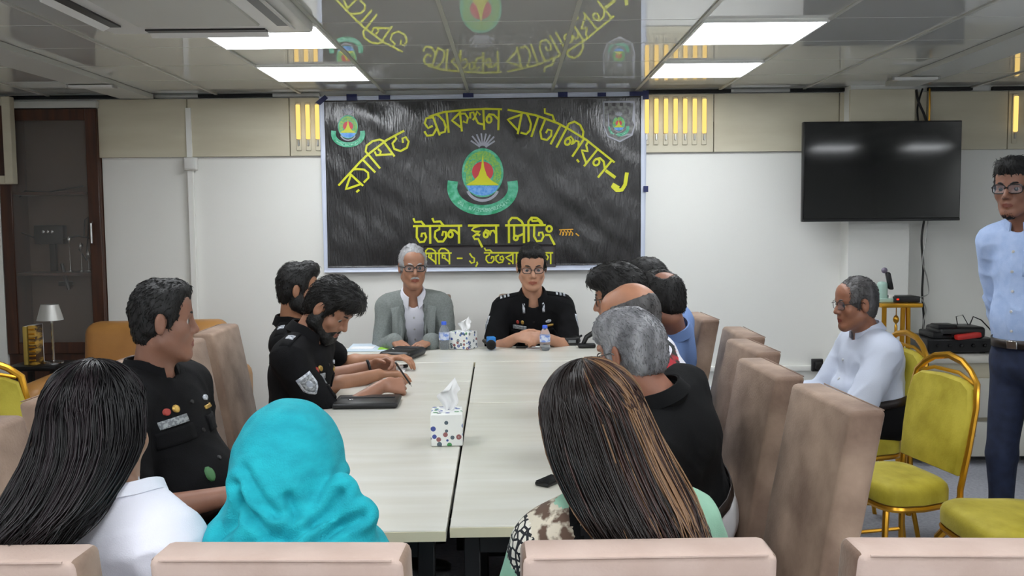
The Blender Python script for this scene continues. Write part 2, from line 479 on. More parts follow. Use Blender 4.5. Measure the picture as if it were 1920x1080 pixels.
# ---------------------------------------------------------------- television, cables, socket
def television():
    Yt = WALL_Y - .24
    tl, tr, bl, br = W(1505, 228, Yt), W(1803, 226, Yt), W(1506, 416, Yt), W(1801, 413, Yt)
    w, h = tr.x - tl.x, tl.z - bl.z
    c = (tl + tr + bl + br) / 4
    t = root('television', (c.x, Yt, c.z), 'large black flat screen television mounted on the wall', 'television')
    b = MB()
    b.box((0, .02, 0), (w, .04, h), .006, 2)
    b.build('casing', M['black_plastic'], t)
    bx('screen', (0, -.002, .006), (w - .016, .008, h - .03), M['screen'], t)
    bx('bezel', (0, -.003, -h / 2 + .008), (w - .01, .01, .014), M['black_plastic'], t)
    b = MB(); b.box((0, .07, 0), (.3, .07, .2), .005, 1); b.build('wall_bracket', M['black_steel'], t)
television()
def cable(name, pix, Y, r, label, m='black_plastic', cat='cable', group=None, plug=True):
    pts = [W(a, b_, Y) for a, b_ in pix]
    # smooth by Catmull-Rom
    out = []
    for i in range(len(pts) - 1):
        p0, p1, p2, p3 = pts[max(i - 1, 0)], pts[i], pts[i + 1], pts[min(i + 2, len(pts) - 1)]
        for k in range(6):
            u = k / 6
            out.append(.5 * ((2 * p1) + (p2 - p0) * u + (2 * p0 - 5 * p1 + 4 * p2 - p3) * u * u + (3 * p1 - p0 - 3 * p2 + p3) * u ** 3))
    out.append(pts[-1])
    b = MB(); b.tube(out, r, 6)
    o = b.build(name, M[m])
    return tag(o, label, cat, group)
cable('cable', [(1718, 168), (1722, 190), (1733, 215), (1738, 232)], WALL_Y - .06, .008, 'thick black cable dropping from the ceiling behind the television')
cable('cable', [(1730, 166), (1724, 185), (1720, 205), (1722, 232)], WALL_Y - .05, .006, 'thinner black cable beside the thick one above the television')
cable('cable', [(1743, 166), (1743, 200), (1742, 232)], WALL_Y - .05, .006, 'copper coloured straight cable running down to the television', 'gold')
cable('cable', [(1733, 412), (1728, 450), (1731, 500), (1729, 550), (1732, 600), (1727, 640), (1720, 668)], WALL_Y - .05, .007, 'dark cable hanging from the television to the low counter')
cable('cable', [(1740, 412), (1735, 455), (1730, 490), (1738, 520), (1741, 548), (1731, 556), (1718, 558)], WALL_Y - .07, .004, 'thin grey cable looping from the television to the black box on the gold stand', 'alu')
cable('cable', [(1728, 560), (1736, 580), (1731, 610), (1737, 645), (1738, 668)], WALL_Y - .06, .004, 'thin pale cable falling beside the gold stand', 'alu')
def socket():
    p = W(1531, 684, WALL_Y - .03)
    t = root('wall_socket', (p.x, WALL_Y - .03, p.z), 'black square wall socket on the trunking with a cord', 'socket')
    bx('plate', (0, -.01, 0), (.075, .03, .085), M['black_plastic'], t, bev=.005)
    bx('plug', (0, -.035, 0), (.045, .035, .045), M['black_plastic'], t, bev=.006)
    b = MB(); b.tube([(0, -.045, -.01), (.0, -.055, -.06), (.02, -.05, -.12), (.04, -.02, -.2), (.05, -.01, -.4)], .005, 6)
    b.build('cord', M['black_plastic'], t)
socket()
# ---------------------------------------------------------------- tables
TR_ = math.radians(0.9)
def trot(x, y):                           # the row of tables stands turned by a degree
    c, s = math.cos(TR_), math.sin(TR_)
    px, py = -0.155, 2.06
    return (px + (x - px) * c - (y - py) * s, py + (x - px) * s + (y - py) * c)
def table(x0, x1, y0, y1, label, panel=None):
    cx, cy = trot((x0 + x1) / 2, (y0 + y1) / 2)
    w, d = x1 - x0, y1 - y0
    t = root('conference_table', (cx, cy, 0), label, 'table', 'pale conference tables pushed together', TR_)
    lx0, lx1 = -w / 2 + (.05 if panel != 'L' else .27), w / 2 - (.05 if panel != 'R' else .27)
    bx('tabletop', (0, 0, TABLE_Z - .0135), (w, d, .027), [M['table']], t, bev=.002, seg=1)
    e = .0015
    for sy in (-1, 1): bx('edge_band', (0, sy * (d / 2 + e), TABLE_Z - .0145), (w, .003, .023), M['table_edge'], t)
    for sx in (lx0, lx1):
        for sy in (-1, 1):
            bx('leg', (sx, sy * (d / 2 - .06), (TABLE_Z - .027) / 2), (.04, .04, TABLE_Z - .027), M['black_steel'], t, bev=.003, seg=1)
    for sy in (-1, 1):
        bx('cross_rail', ((lx0 + lx1) / 2, sy * (d / 2 - .06), TABLE_Z - .055), (lx1 - lx0 - .04, .03, .05), M['black_steel'], t)
    if panel is None: bx('modesty_panel', (0, d / 2 - .1, .5), (w - .16, .016, .36), M['black_plastic'], t)
    bx('foot_rail', ((lx0 + lx1) / 2, -d / 2 + .06, .12), (lx1 - lx0 - .04, .03, .03), M['black_steel'], t)
GX = -.155
table(GX - .565, GX - .004, 2.06, 4.044, 'long pale ash table on the left, reaching the near end', 'L')
table(GX - .565, GX - .004, 4.056, 4.612, 'short pale ash table on the left, between long table and end table', 'L')
table(GX + .004, GX + .625, 2.085, 3.55, 'long pale ash table on the right, in front of the woman in green', 'R')
table(GX + .004, GX + .625, 3.562, 4.612, 'shorter pale ash table on the right, hidden partly behind brown streaked hair', 'R')
table(GX - .83, GX + .95, 4.624, 5.2, 'pale ash end table crossing the far end, before the two main speakers')

# ---------------------------------------------------------------- taupe velvet chairs
def make_parson(pale_back=False):
    t = root('dining_chair', (0, 0, 0), 'x', 'chair', 'taupe velvet dining chairs')
    w = .405
    def bend(vs):
        for v in vs:
            z = v.co.z
            k = max(0, z - .45) / .55
            v.co.y += .085 * k + .012 * k * k
            v.co.y -= .015 * math.cos(v.co.x / (w / 2) * math.pi / 2) * 0
    b = MB()
    vs = b.box((0, 0, 0), (w, .088, .70), .014, 3)
    bmesh.ops.subdivide_edges(b.bm, edges=[e for e in b.bm.edges if abs(e.verts[0].co.z - e.verts[1].co.z) > .3], cuts=8, use_grid_fill=True)
    for v in b.bm.verts:
        v.co += Vector((0, .215, .65))
        v.co.x += .004 * noise.noise(v.co * 9); v.co.z += .006 * noise.noise(v.co * 6) * (v.co.z > .9)
    bend(b.bm.verts)
    bk = b.build('backrest', [M['velvet'], M['velvet_lit']], t)
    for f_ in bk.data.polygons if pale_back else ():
        if f_.normal.y > .6 or f_.normal.z > .75: f_.material_index = 1  # back and top get the paler tone that light gives the nap
    b = MB()
    pts = [(x, .262 + .097 - .004, .9985) for x in np.linspace(-w / 2 + .02, w / 2 - .02, 8)]
    b.tube(pts, .002, 5); b.build('seam', M['velvet_lit' if pale_back else 'velvet'], bk)
    b = MB(); b.box((0, -.03, .405), (w, .46, .13), .025, 3); b.build('seat', M['velvet'], t)
    for sx in (-1, 1):
        for sy, yy in ((-1, -.225), (1, .2)):
            b = MB(); b.box((sx * (w / 2 - .035), yy, .17), (.045, .045, .34), .004, 1, taper=.7); b.build('leg', M['leg_dark'], t)
    return t
proto = make_parson(True)
proto_b = make_parson()
def W2(px, py, z): return onz(px, py, z)
parsons = [
    (-.86, 1.69, 180, 'pale taupe chair back cut by the bottom left corner of the picture'),
    (-.353, 1.69, 180, 'taupe velvet chair under the woman in the teal headscarf'),
    (.20, 1.69, 180, 'taupe velvet chair under the woman in the green tunic'),
    (.725, 1.68, 180, 'empty taupe velvet chair back at the bottom right corner'),
    (-.93, 2.02, 90, 'taupe velvet chair on the left, beside the dark haired woman in white'),
    (-.95, 2.56, 90, 'taupe velvet chair holding the officer who looks away, on the left'),
    (-1.01, 3.06, 90, 'empty taupe velvet chair just behind the officer who looks away'),
    (-1.01, 3.52, 90, 'taupe velvet chair holding the officer who bends over his writing'),
    (-1.02, 4.06, 90, 'taupe velvet chair holding the bearded officer seated farther down the left side'),
    (.535, 2.335, -90, 'empty dark taupe velvet chair at right, seat visible, nearest the lime chairs'),
    (.50, 2.83, -90, 'taupe velvet chair holding the grey haired man in black'),
    (.58, 3.33, -90, 'taupe velvet chair holding the bald man in white'),
    (.65, 3.76, -90, 'taupe velvet chair on the right, fourth in its row from the camera'),
    (.61, 4.4, -90, 'taupe velvet chair holding the balding man in blue'),
    (-.60, 5.55, 0, 'dark taupe chair edge showing behind the man in the grey blazer'),
    (.115, 5.55, 0, 'taupe chair hidden behind the officer with clasped hands'),
]
for i, (x, y, yaw, lab_) in enumerate(parsons):
    o = proto if i == 0 else proto_b if i == 4 else dup(proto if i < 4 else proto_b)
    o.location = (x, y, 0)
    o.rotation_euler = (0, 0, math.radians(yaw + [0, -1.5, 1, -2, 2, -1, 1, -2, 1, 3, 2, 2, -1, 2, 0, 0][i]))
    o['label'] = lab_
    if i < 4: o.scale = (.97, 1, .957)

# ---------------------------------------------------------------- lime banquet chairs
def make_banquet():
    t = root('banquet_chair', (0, 0, 0), 'x', 'chair', 'lime and gold banquet chairs')
    w = .21
    lean = lambda z: .19 + .10 * max(0, (z - .45)) / .47
    # back frame: two posts and a crowned top
    pts = []
    half = [(w - .015, .12), (w - .012, .45), (w + .0, .6), (w + .004, .76), (w - .012, .845), (w - .06, .885), (w - .12, .915), (0, .93)]
    for x, z in half: pts.append((x, lean(z), z))
    for x, z in half[::-1][1:]: pts.append((-x, lean(z), z))
    b = MB(); b.tube(pts, .0145, 8); b.build('back_frame', M['gold'], t)
    b = MB()
    lo = [(-w + .03, .845), (-.08, .872), (.08, .872), (w - .03, .845)]
    b.tube([(x, lean(z), z) for x, z in lo], .008, 6); b.build('handle_bar', M['gold'], t)
    # padded back
    b = MB()
    n = 14
    prof = []
    outline = [(w - .02, .50), (w - .006, .62), (w - .002, .75), (w - .022, .825), (w - .07, .85), (0, .858)]
    full = outline + [(-x, z) for x, z in outline[::-1][1:]]
    rings = []
    for sc_, off in ((1.0, -.012), (1.0, -.022), (.96, -.038), (.8, -.046)):
        rings.append([b.bm.verts.new((x * sc_, lean(z) + off, .68 + (z - .68) * (sc_))) for x, z in full])
    back = [b.bm.verts.new((x, lean(z) + .012, z)) for x, z in full]
    rings = [back] + rings
    k = len(full)
    for A, B in zip(rings, rings[1:]):
        for j in range(k): b.bm.faces.new((A[j], A[(j + 1) % k], B[(j + 1) % k], B[j]))
    b.bm.faces.new(rings[-1]); b.bm.faces.new(rings[0][::-1])
    b.build('backrest', M['lime'], t)
    # seat
    b = MB()
    so = []
    for j in range(28):
        a = 2 * math.pi * j / 28
        x, y = math.cos(a), math.sin(a)
        e = 2 / 4.2
        so.append((math.copysign(abs(x) ** e, x) * (w + .005 - (.018 if y > 0 else 0)), math.copysign(abs(y) ** e, y) * .215 - .03))
    rings = []
    for sc_, z in ((.94, .395), (1.0, .405), (1.0, .445), (.97, .463), (.88, .476), (.6, .483)):
        rings.append([b.bm.verts.new((x * sc_, -.03 + (y + .03) * sc_, z)) for x, y in so])
    for A, B in zip(rings, rings[1:]):
        for j in range(28): b.bm.faces.new((A[j], A[(j + 1) % 28], B[(j + 1) % 28], B[j]))
    b.bm.faces.new(rings[-1]); b.bm.faces.new(rings[0][::-1])
    b.build('seat', M['lime'], t)
    b = MB(); b.tube([(x * .97, -.03 + (y + .03) * .97, .388) for x, y in so], .011, 6, closed=True); b.build('seat_frame', M['gold'], t)
    for sx in (-1, 1):
        b = MB(); b.tube([(sx * .15, -.2, .385), (sx * .175, -.225, .34), (sx * .18, -.232, .25), (sx * .185, -.245, .0)], [.016, .016, .014, .011], 8); b.build('leg', M['gold'], t)
        b = MB(); b.tube([(sx * (w - .015), lean(.1), .42), (sx * (w - .01), .2, .2), (sx * (w - .0), .245, .0)], [.015, .014, .012], 8); b.build('leg', M['gold'], t)
    for sx in (-1, 1):
        b = MB(); b.tube([(sx * .185, -.235, .18), (sx * (w - .012), .2, .18)], .008, 6); b.build('stretcher', M['gold'], t)
    return t
pb = make_banquet()
p1_ = onz(1700, 905, .46)
for i, (x, y, yaw, lab_) in enumerate([
        (1.505, 3.48, -80, 'empty lime velvet banquet chair with gold frame in front of the standing man'),
        (1.615, 4.2, -84, 'lime velvet banquet chair under the seated man in the white shirt'),
        (1.69, 2.96, -88, 'lime banquet chair nearest the camera at right, only its seat in view'),
        (-2.10, 3.42, 28, 'pale lime chair back showing at the left edge of the picture')]):
    o = pb if i == 0 else dup(pb)
    o.location = (x, y, 0); o.rotation_euler = (0, 0, math.radians(yaw)); o['label'] = lab_; o.scale = [(.92, .70, 1), (.95, .82, 1), (1, .84, 1), (1, .84, 1)][i]

# ---------------------------------------------------------------- leather armchairs
def make_armchair():
    t = root('armchair', (0, 0, 0), 'x', 'armchair', 'tan leather armchairs')
    w = .42
    b = MB(); b.box((0, .3, .60), (2 * w, .2, .56), .07, 4)
    for v in b.bm.verts: v.co.y += .12 * max(0, v.co.z - .4)
    bk = b.build('backrest', M['leather'], t)
    b = MB()
    b.bm.free()
    for i in range(3):
        for j in range(2):
            b = MB(); b.sphere((-.24 + .24 * i, .222 + .045 * j, .64 + .12 * j), .016, 10, 6, (1, .5, 1)); b.build('tufting_button', M['leather'], bk)
    b = MB(); b.box((0, -.1, .38), (2 * w - .06, .62, .16), .05, 3); b.build('seat_cushion', M['leather'], t)
    b = MB(); b.box((0, .0, .19), (2 * w, .72, .24), .02, 2); b.build('base', M['leather'], t)
    for s in (-1, 1):
        b = MB(); b.box((s * (w + .07), -.02, .34), (.16, .78, .56), .075, 4); b.build('arm', M['leather'], t)
        for yy in (-.3, .3):
            b = MB(); b.box((s * (w + .05), yy, .04), (.05, .05, .08), .004, 1, taper=.7); b.build('foot', M['leg_dark'], t)
    return t
pa = make_armchair()
pa.location = (-2.15, 5.22, 0); pa.rotation_euler = (0, 0, math.radians(6)); pa['label'] = 'wide tan leather armchair against the wall behind the officer who looks away'
o = dup(pa); o.location = (-3.05, 4.3, 0); o.rotation_euler = (0, 0, math.radians(80)); o['label'] = 'tan leather armchair at the left edge in front of the dark cabinet'

# ---------------------------------------------------------------- side table, lamp and books
def corner():
    p = W(78, 681, 5.52)
    zt = p.z
    t = root('side_table', (p.x, 5.52, 0), 'small dark topped side table carrying lamp and books', 'side table')
    bx('top', (0, 0, zt - .015), (.30, .26, .03), M['black_steel'], t, bev=.004)
    for sx in (-1, 1):
        for sy in (-1, 1):
            bx('leg', (sx * .12, sy * .1, (zt - .03) / 2), (.03, .03, zt - .03), M['black_steel'], t)
    q = W(101, 680, 5.52)
    l = root('table_lamp', (q.x, 5.52, zt), 'small table lamp with silver grey shade by the cabinet', 'lamp')
    hz = W(97, 600, 5.52).z - zt
    ht = W(97, 571, 5.52).z - zt
    b = MB(); b.lathe([(.06, 0), (.06, .008), (.05, .014), (.008, .018)], (0, 0, 0), 20); b.build('base', M['steel'], l)
    b = MB(); b.tube([(0, 0, .012), (0, 0, ht - .03)], .008, 8); b.build('pole', M['steel'], l)
    b = MB(); b.lathe([(.076, hz), (.05, ht), (.047, ht), (.073, hz)], (-.01, 0, 0), 24); b.build('lamp_shade', mat('silver_shade', (186, 186, 182), .35, .5), l)
    b = MB(); b.lathe([(.012, hz + .01), (.02, hz + .03), (.016, hz + .06), (.0, hz + .075)], (0, 0, 0), 10); b.build('bulb', M['white_plastic'], l)
    for i, (px, wd, y1, m, lab_) in enumerate([(51, .026, 612, mat('mustard_cloth', (176, 150, 70), .7), 'thin mustard yellow book standing beside the lamp'),
                                              (64, .045, 610, mat('gilt_brown_leather', (70, 46, 24), .4, rgb2=(190, 150, 60), nscale=26, stretch=(.3, .3, 1), lo=.48, hi=.56), 'thick brown book with gilt bands standing beside the lamp')]):
        s = W(px, 678, 5.46); h = W(px, y1, 5.46).z - zt
        k = root('book', (s.x, 5.5, zt), lab_, 'book', 'upright books on the side table')
        bx('cover', (0, -.01, h / 2), (wd, .09, h), m, k, bev=.004)
        bx('page_block', (0, .0, h / 2 + .001), (wd - .008, .092, h - .012 + .012), M['white_paper'], k)
        if i == 1:
            g = MB()
            for z in np.linspace(.12, .9, 8): g.box((0, -.056, h * z), (wd * .9, .006, .01), .002, 1)
            g.build('spine_band', M['gold'], k)
corner()

# ---------------------------------------------------------------- low counter and the equipment at right
def counter():
    Yf = 5.3
    zt = W(1780, 669, Yf).z
    x0, x1 = W(1700, 670, Yf).x, 4.3
    d = 5.95 - Yf
    t = root('low_counter', ((x0 + x1) / 2, Yf + d / 2, 0), 'low pale wooden counter along the wall at the right', 'counter')
    bx('worktop', (0, 0, zt - .02), (x1 - x0, d, .04), M['table'], t, bev=.004)
    bx('carcass', (0, .015, (zt - .04) / 2 + .03), (x1 - x0 - .03, d - .04, zt - .10), M['band'], t)
    for k in range(3):
        w = (x1 - x0 - .05) / 3
        dd = bx('drawer', (-(x1 - x0) / 2 + .025 + w * (k + .5), -d / 2 + .0, zt * .62), (w - .012, .022, zt * .36), M['table'], t, bev=.003)
        bx('handle', (-(x1 - x0) / 2 + .025 + w * (k + .5), -d / 2 - .02, zt * .66), (.12, .018, .012), M['alu'], dd)
        dd = bx('drawer', (-(x1 - x0) / 2 + .025 + w * (k + .5), -d / 2 + .0, zt * .24), (w - .012, .022, zt * .32), M['table'], t, bev=.003)
        bx('handle', (-(x1 - x0) / 2 + .025 + w * (k + .5), -d / 2 - .02, zt * .28), (.12, .018, .012), M['alu'], dd)
    def P(px, py, Y): return W(px, py, Y)
    # amplifier slab, mixer on it
    a, b_ = P(1735, 660, 5.42), P(1862, 660, 5.42)
    ah = .085
    e = root('amplifier', ((a.x + b_.x) / 2, 5.55, zt), 'wide flat black amplifier on the low counter', 'amplifier')
    bx('case', (0, 0, ah / 2 + .008), (b_.x - a.x, .3, ah), M['black_plastic'], e, bev=.006)
    bx('front_panel', (0, -.152, ah / 2 + .008), (b_.x - a.x - .02, .006, ah - .02), M['black_steel'], e)
    kb = MB()
    for k in range(5): kb.lathe([(.011, 0), (.011, .014), (.006, .016)], (0, 0, 0), 10)
    kb.bm.free()
    for k in range(5):
        b = MB(); b.lathe([(.011, 0), (.011, .014), (.006, .017)], (0, 0, 0), 10)
        o = b.build('knob', M['black_steel'], e); o.rotation_euler = (math.pi / 2, 0, 0); o.location = (-.14 + .07 * k, -.153, ah / 2 + .01)
    for sx in (-1, 1):
        bx('foot', (sx * .15, -.1, .005), (.03, .03, .01), M['black_plastic'], e)
    m0 = root('audio_mixer', ((a.x + b_.x) / 2 + .01, 5.5, zt + ah + .008), 'rounded black audio device lying on the amplifier', 'mixer')
    b = MB(); vs = b.box((0, 0, .035), (.28, .2, .07), .02, 3)
    b.build('case', M['black_plastic'], m0)
    b = MB(); b.box((-.09, -.04, .07), (.12, .12, .03), .012, 2); b.box((-.12, 0, .02), (.12, .2, .04), .01, 2); b.build('raised_panel', M['black_steel'], m0)
    b = MB(); b.tube([(.1, .02, .07), (.12, .02, .12), (.16, .0, .1), (.2, -.02, .05), (.22, -.06, .0)], .004, 6)
    b.tube([(.03, .03, .07), (.02, .03, .12), (.06, .03, .13), (.09, .02, .07)], .003, 6); b.build('cable', M['black_plastic'], m0)
    r = root('red_case', (P(1813, 632, 5.38).x, 5.37, zt + ah + .008), 'small flat red case lying beside the audio device', 'case')
    zc = P(1813, 632, 5.37).z - (zt + ah + .008)
    m_red = mat('red_plastic', (196, 44, 38), .4)
    b = MB(); b.box((0, 0, max(.02, zc) - .0), (.145, .05, .03), .008, 2, rot=Matrix.Rotation(-.12, 3, 'Y')); b.build('shell', m_red, r)
    bx('stand', (0, .01, max(.02, zc) / 2), (.09, .03, max(.02, zc)), M['black_plastic'], r)
counter()
def gold_stand():
    Y = 5.12
    zt = W(1690, 566, Y).z
    x0, x1 = W(1640, 566, Y).x, W(1716, 566, Y).x
    t = root('pedestal_stand', ((x0 + x1) / 2, Y, 0), 'tall slender gold metal stand by the wall pier', 'stand')
    w = x1 - x0
    bx('top_plate', (0, 0, zt - .012), (w, .2, .024), M['gold'], t, bev=.004)
    px = W(1697, 600, Y).x - (x0 + x1) / 2
    for dx in (-.018, .022):
        b = MB(); b.tube([(px + dx * .7, 0, zt - .02), (px + dx * 1.4, 0, 0.01)], .014, 8); b.build('leg', M['gold'], t)
    b = MB(); b.tube([(-px, 0, zt - .02), (-px, 0, .01)], .014, 8); b.build('leg', M['gold'], t)
    bx('foot_plate', (0, 0, .008), (w, .22, .016), M['gold'], t, bev=.003)
    hx = W(1673, 600, Y).x - (x0 + x1) / 2
    b = MB(); b.tube([(hx, -.05, zt - .02), (hx, -.05, zt - .07)], .003, 5)
    b.lathe([(.004, zt - .2), (.009, zt - .17), (.008, zt - .13), (.003, zt - .12), (.015, zt - .105), (.017, zt - .09), (.01, zt - .075), (.003, zt - .07)], (hx, -.05, 0), 10)
    b.build('pendant_ornament', M['gold'], t)
    r = root('router', (W(1693, 556, Y).x, Y, zt), 'flat black box with tiny red light on the gold stand', 'router')
    bx('case', (0, 0, .018), (.145, .12, .034), M['black_plastic'], r, bev=.004)
    bx('status_light', (-.055, -.062, .02), (.012, .006, .008), emit('red_indicator', (255, 60, 40), 1.2), r)
    g = root('desk_figurine', (W(1657, 566, Y).x, Y, zt), 'pale mint ornament with dark raised arm on the gold stand', 'ornament')
    mint = mat('mint_enamel', (160, 190, 178), .35)
    hh = W(1657, 528, Y).z - zt
    b = MB(); b.box((0, 0, .012), (.09, .09, .024), .006, 2); b.box((-.01, 0, hh * .5), (.05, .06, hh), .018, 3); b.build('body', mint, g)
    R = Matrix.Rotation(-.22, 3, 'Y')
    b = MB(); b.box((.012, -.02, hh + .005), (.028, .03, .1), .009, 2, rot=None)
    for v in b.bm.verts: v.co.x += -(v.co.z - hh) * .22 + .01
    b.build('arm', M['black_plastic'], g)
    b = MB(); b.sphere((-.008, -.02, hh + .065), .017, 12, 8); b.build('knob', mat('mauve_plastic', (120, 112, 130), .4), g)
    bx('label_plate', (.03, -.03, .03), (.03, .01, .03), M['white_plastic'], g, bev=.003)
gold_stand()
# ---------------------------------------------------------------- the banner
YB_ = WALL_Y - .045
def bd(x, z):
    """depth of the wrinkles of the hung sheet at wall position x, z"""
    p = Vector((x, 0, z))
    v = .010 * noise.noise(Vector((x * 2.0, 3.1, z * 3.5)))
    v += .0050 * noise.noise(Vector((x * 9 + z * 5, 1.7, z * 6)))
    v += .0022 * noise.noise(Vector((x * 24, 5.2, z * 8)))
    return v
def bpt(px, py, off=0.0):
    p = W(px, py, YB_)
    return Vector((p.x, YB_ - off + bd(p.x, p.z), p.z))
M['banner'] = mat('glossy_black_vinyl', (24, 22, 24), 0.24, bump=.9, bscale=24, bstretch=(4.0, 1, .6), spec=.75)
M['yellow'] = mat('yellow_print', (214, 216, 36), .4)
M['e_green'] = mat('green_print', (44, 160, 112), .4, rgb2=(110, 200, 168), nscale=30)
M['e_lime'] = mat('lime_print', (156, 196, 74), .4, rgb2=(90, 176, 110), nscale=90)
M['e_red'] = mat('red_print', (206, 66, 74), .4)
M['e_blue'] = mat('blue_print', (74, 146, 226), .4, rgb2=(130, 184, 240), nscale=60)
M['e_grey'] = mat('silver_print', (164, 166, 178), .4)
M['e_dark'] = mat('charcoal_print', (58, 54, 56), .4)
M['border'] = mat('white_vinyl_margin', (206, 214, 232), .35)
def sheet(name, quad, nx, nz, off, m, parent):
    tl, tr, br, bl = quad
    vs, fs = [], []
    for j in range(nz + 1):
        for i in range(nx + 1):
            u, v = i / nx, j / nz
            px = (tl[0] * (1 - u) + tr[0] * u) * (1 - v) + (bl[0] * (1 - u) + br[0] * u) * v
            py = (tl[1] * (1 - u) + tr[1] * u) * (1 - v) + (bl[1] * (1 - u) + br[1] * u) * v
            vs.append(bpt(px, py, off) - Vector(parent.location))
    for j in range(nz):
        for i in range(nx):
            a = j * (nx + 1) + i
            fs.append((a, a + 1, a + nx + 2, a + nx + 1))
    # a sheet with thickness: a rim folded back
    n0 = len(vs)
    rim = [i for i in range(nx + 1)] + [j * (nx + 1) + nx for j in range(1, nz + 1)] + [nz * (nx + 1) + i for i in range(nx - 1, -1, -1)] + [j * (nx + 1) for j in range(nz - 1, 0, -1)]
    for r in rim: vs.append(vs[r] + Vector((0, .0012, 0)))
    k = len(rim)
    for i in range(k): fs.append((rim[i], rim[(i + 1) % k], n0 + (i + 1) % k, n0 + i))
    o = link(name, rawmesh(name, vs, fs), m, parent)
    return o
bc = W(905, 340, YB_)
ban = root('banner', (bc.x, bc.y, bc.z), 'large glossy black banner with yellow lettering and a green emblem on the wall', 'banner')
sheet('vinyl_margin', [(598, 181), (1213, 171), (1209, 505), (608, 511)], 120, 66, 0.0, M['border'], ban)
sheet('printed_field', [(608, 189), (1202, 180), (1201, 496), (615, 502)], 150, 84, .003, M['banner'], ban)
sheet('paper_patch', [(794, 461), (1042, 458), (1042, 500), (794, 501)], 40, 8, .005, M['e_dark'], ban)
def ribbon(b, pts, wid, off):
    """stroke along photo-pixel points, as a flat band lying on the sheet"""
    P_ = []
    for i in range(len(pts) - 1):
        a, c = np.array(pts[i], float), np.array(pts[i + 1], float)
        n = max(1, int(np.hypot(*(c - a)) / 5))
        for k in range(n): P_.append(a + (c - a) * k / n)
    P_.append(np.array(pts[-1], float))
    closed = np.hypot(*(P_[0] - P_[-1])) < .3
    L, R_ = [], []
    for i, p in enumerate(P_):
        if closed: d = P_[(i + 1) % (len(P_) - 1)] - P_[(i - 1) % (len(P_) - 1)]
        else: d = P_[min(i + 1, len(P_) - 1)] - P_[max(i - 1, 0)]
        d = d / (np.hypot(*d) + 1e-9)
        nrm = np.array((-d[1], d[0])) * wid / 2
        e = d * wid * .35 * ((i == len(P_) - 1) - (i == 0)) * (not closed)
        L.append(b.bm.verts.new(bpt(*(p + nrm + e), off) - ban.location))
        R_.append(b.bm.verts.new(bpt(*(p - nrm + e), off) - ban.location))
    for i in range(len(P_) - 1):
        b.bm.faces.new((L[i], L[i + 1], R_[i + 1], R_[i]))
def arc(cx, cy, rx, ry, a0, a1, n=12):
    return [(cx + rx * math.cos(math.radians(a0 + (a1 - a0) * i / n)), cy + ry * math.sin(math.radians(a0 + (a1 - a0) * i / n))) for i in range(n + 1)]
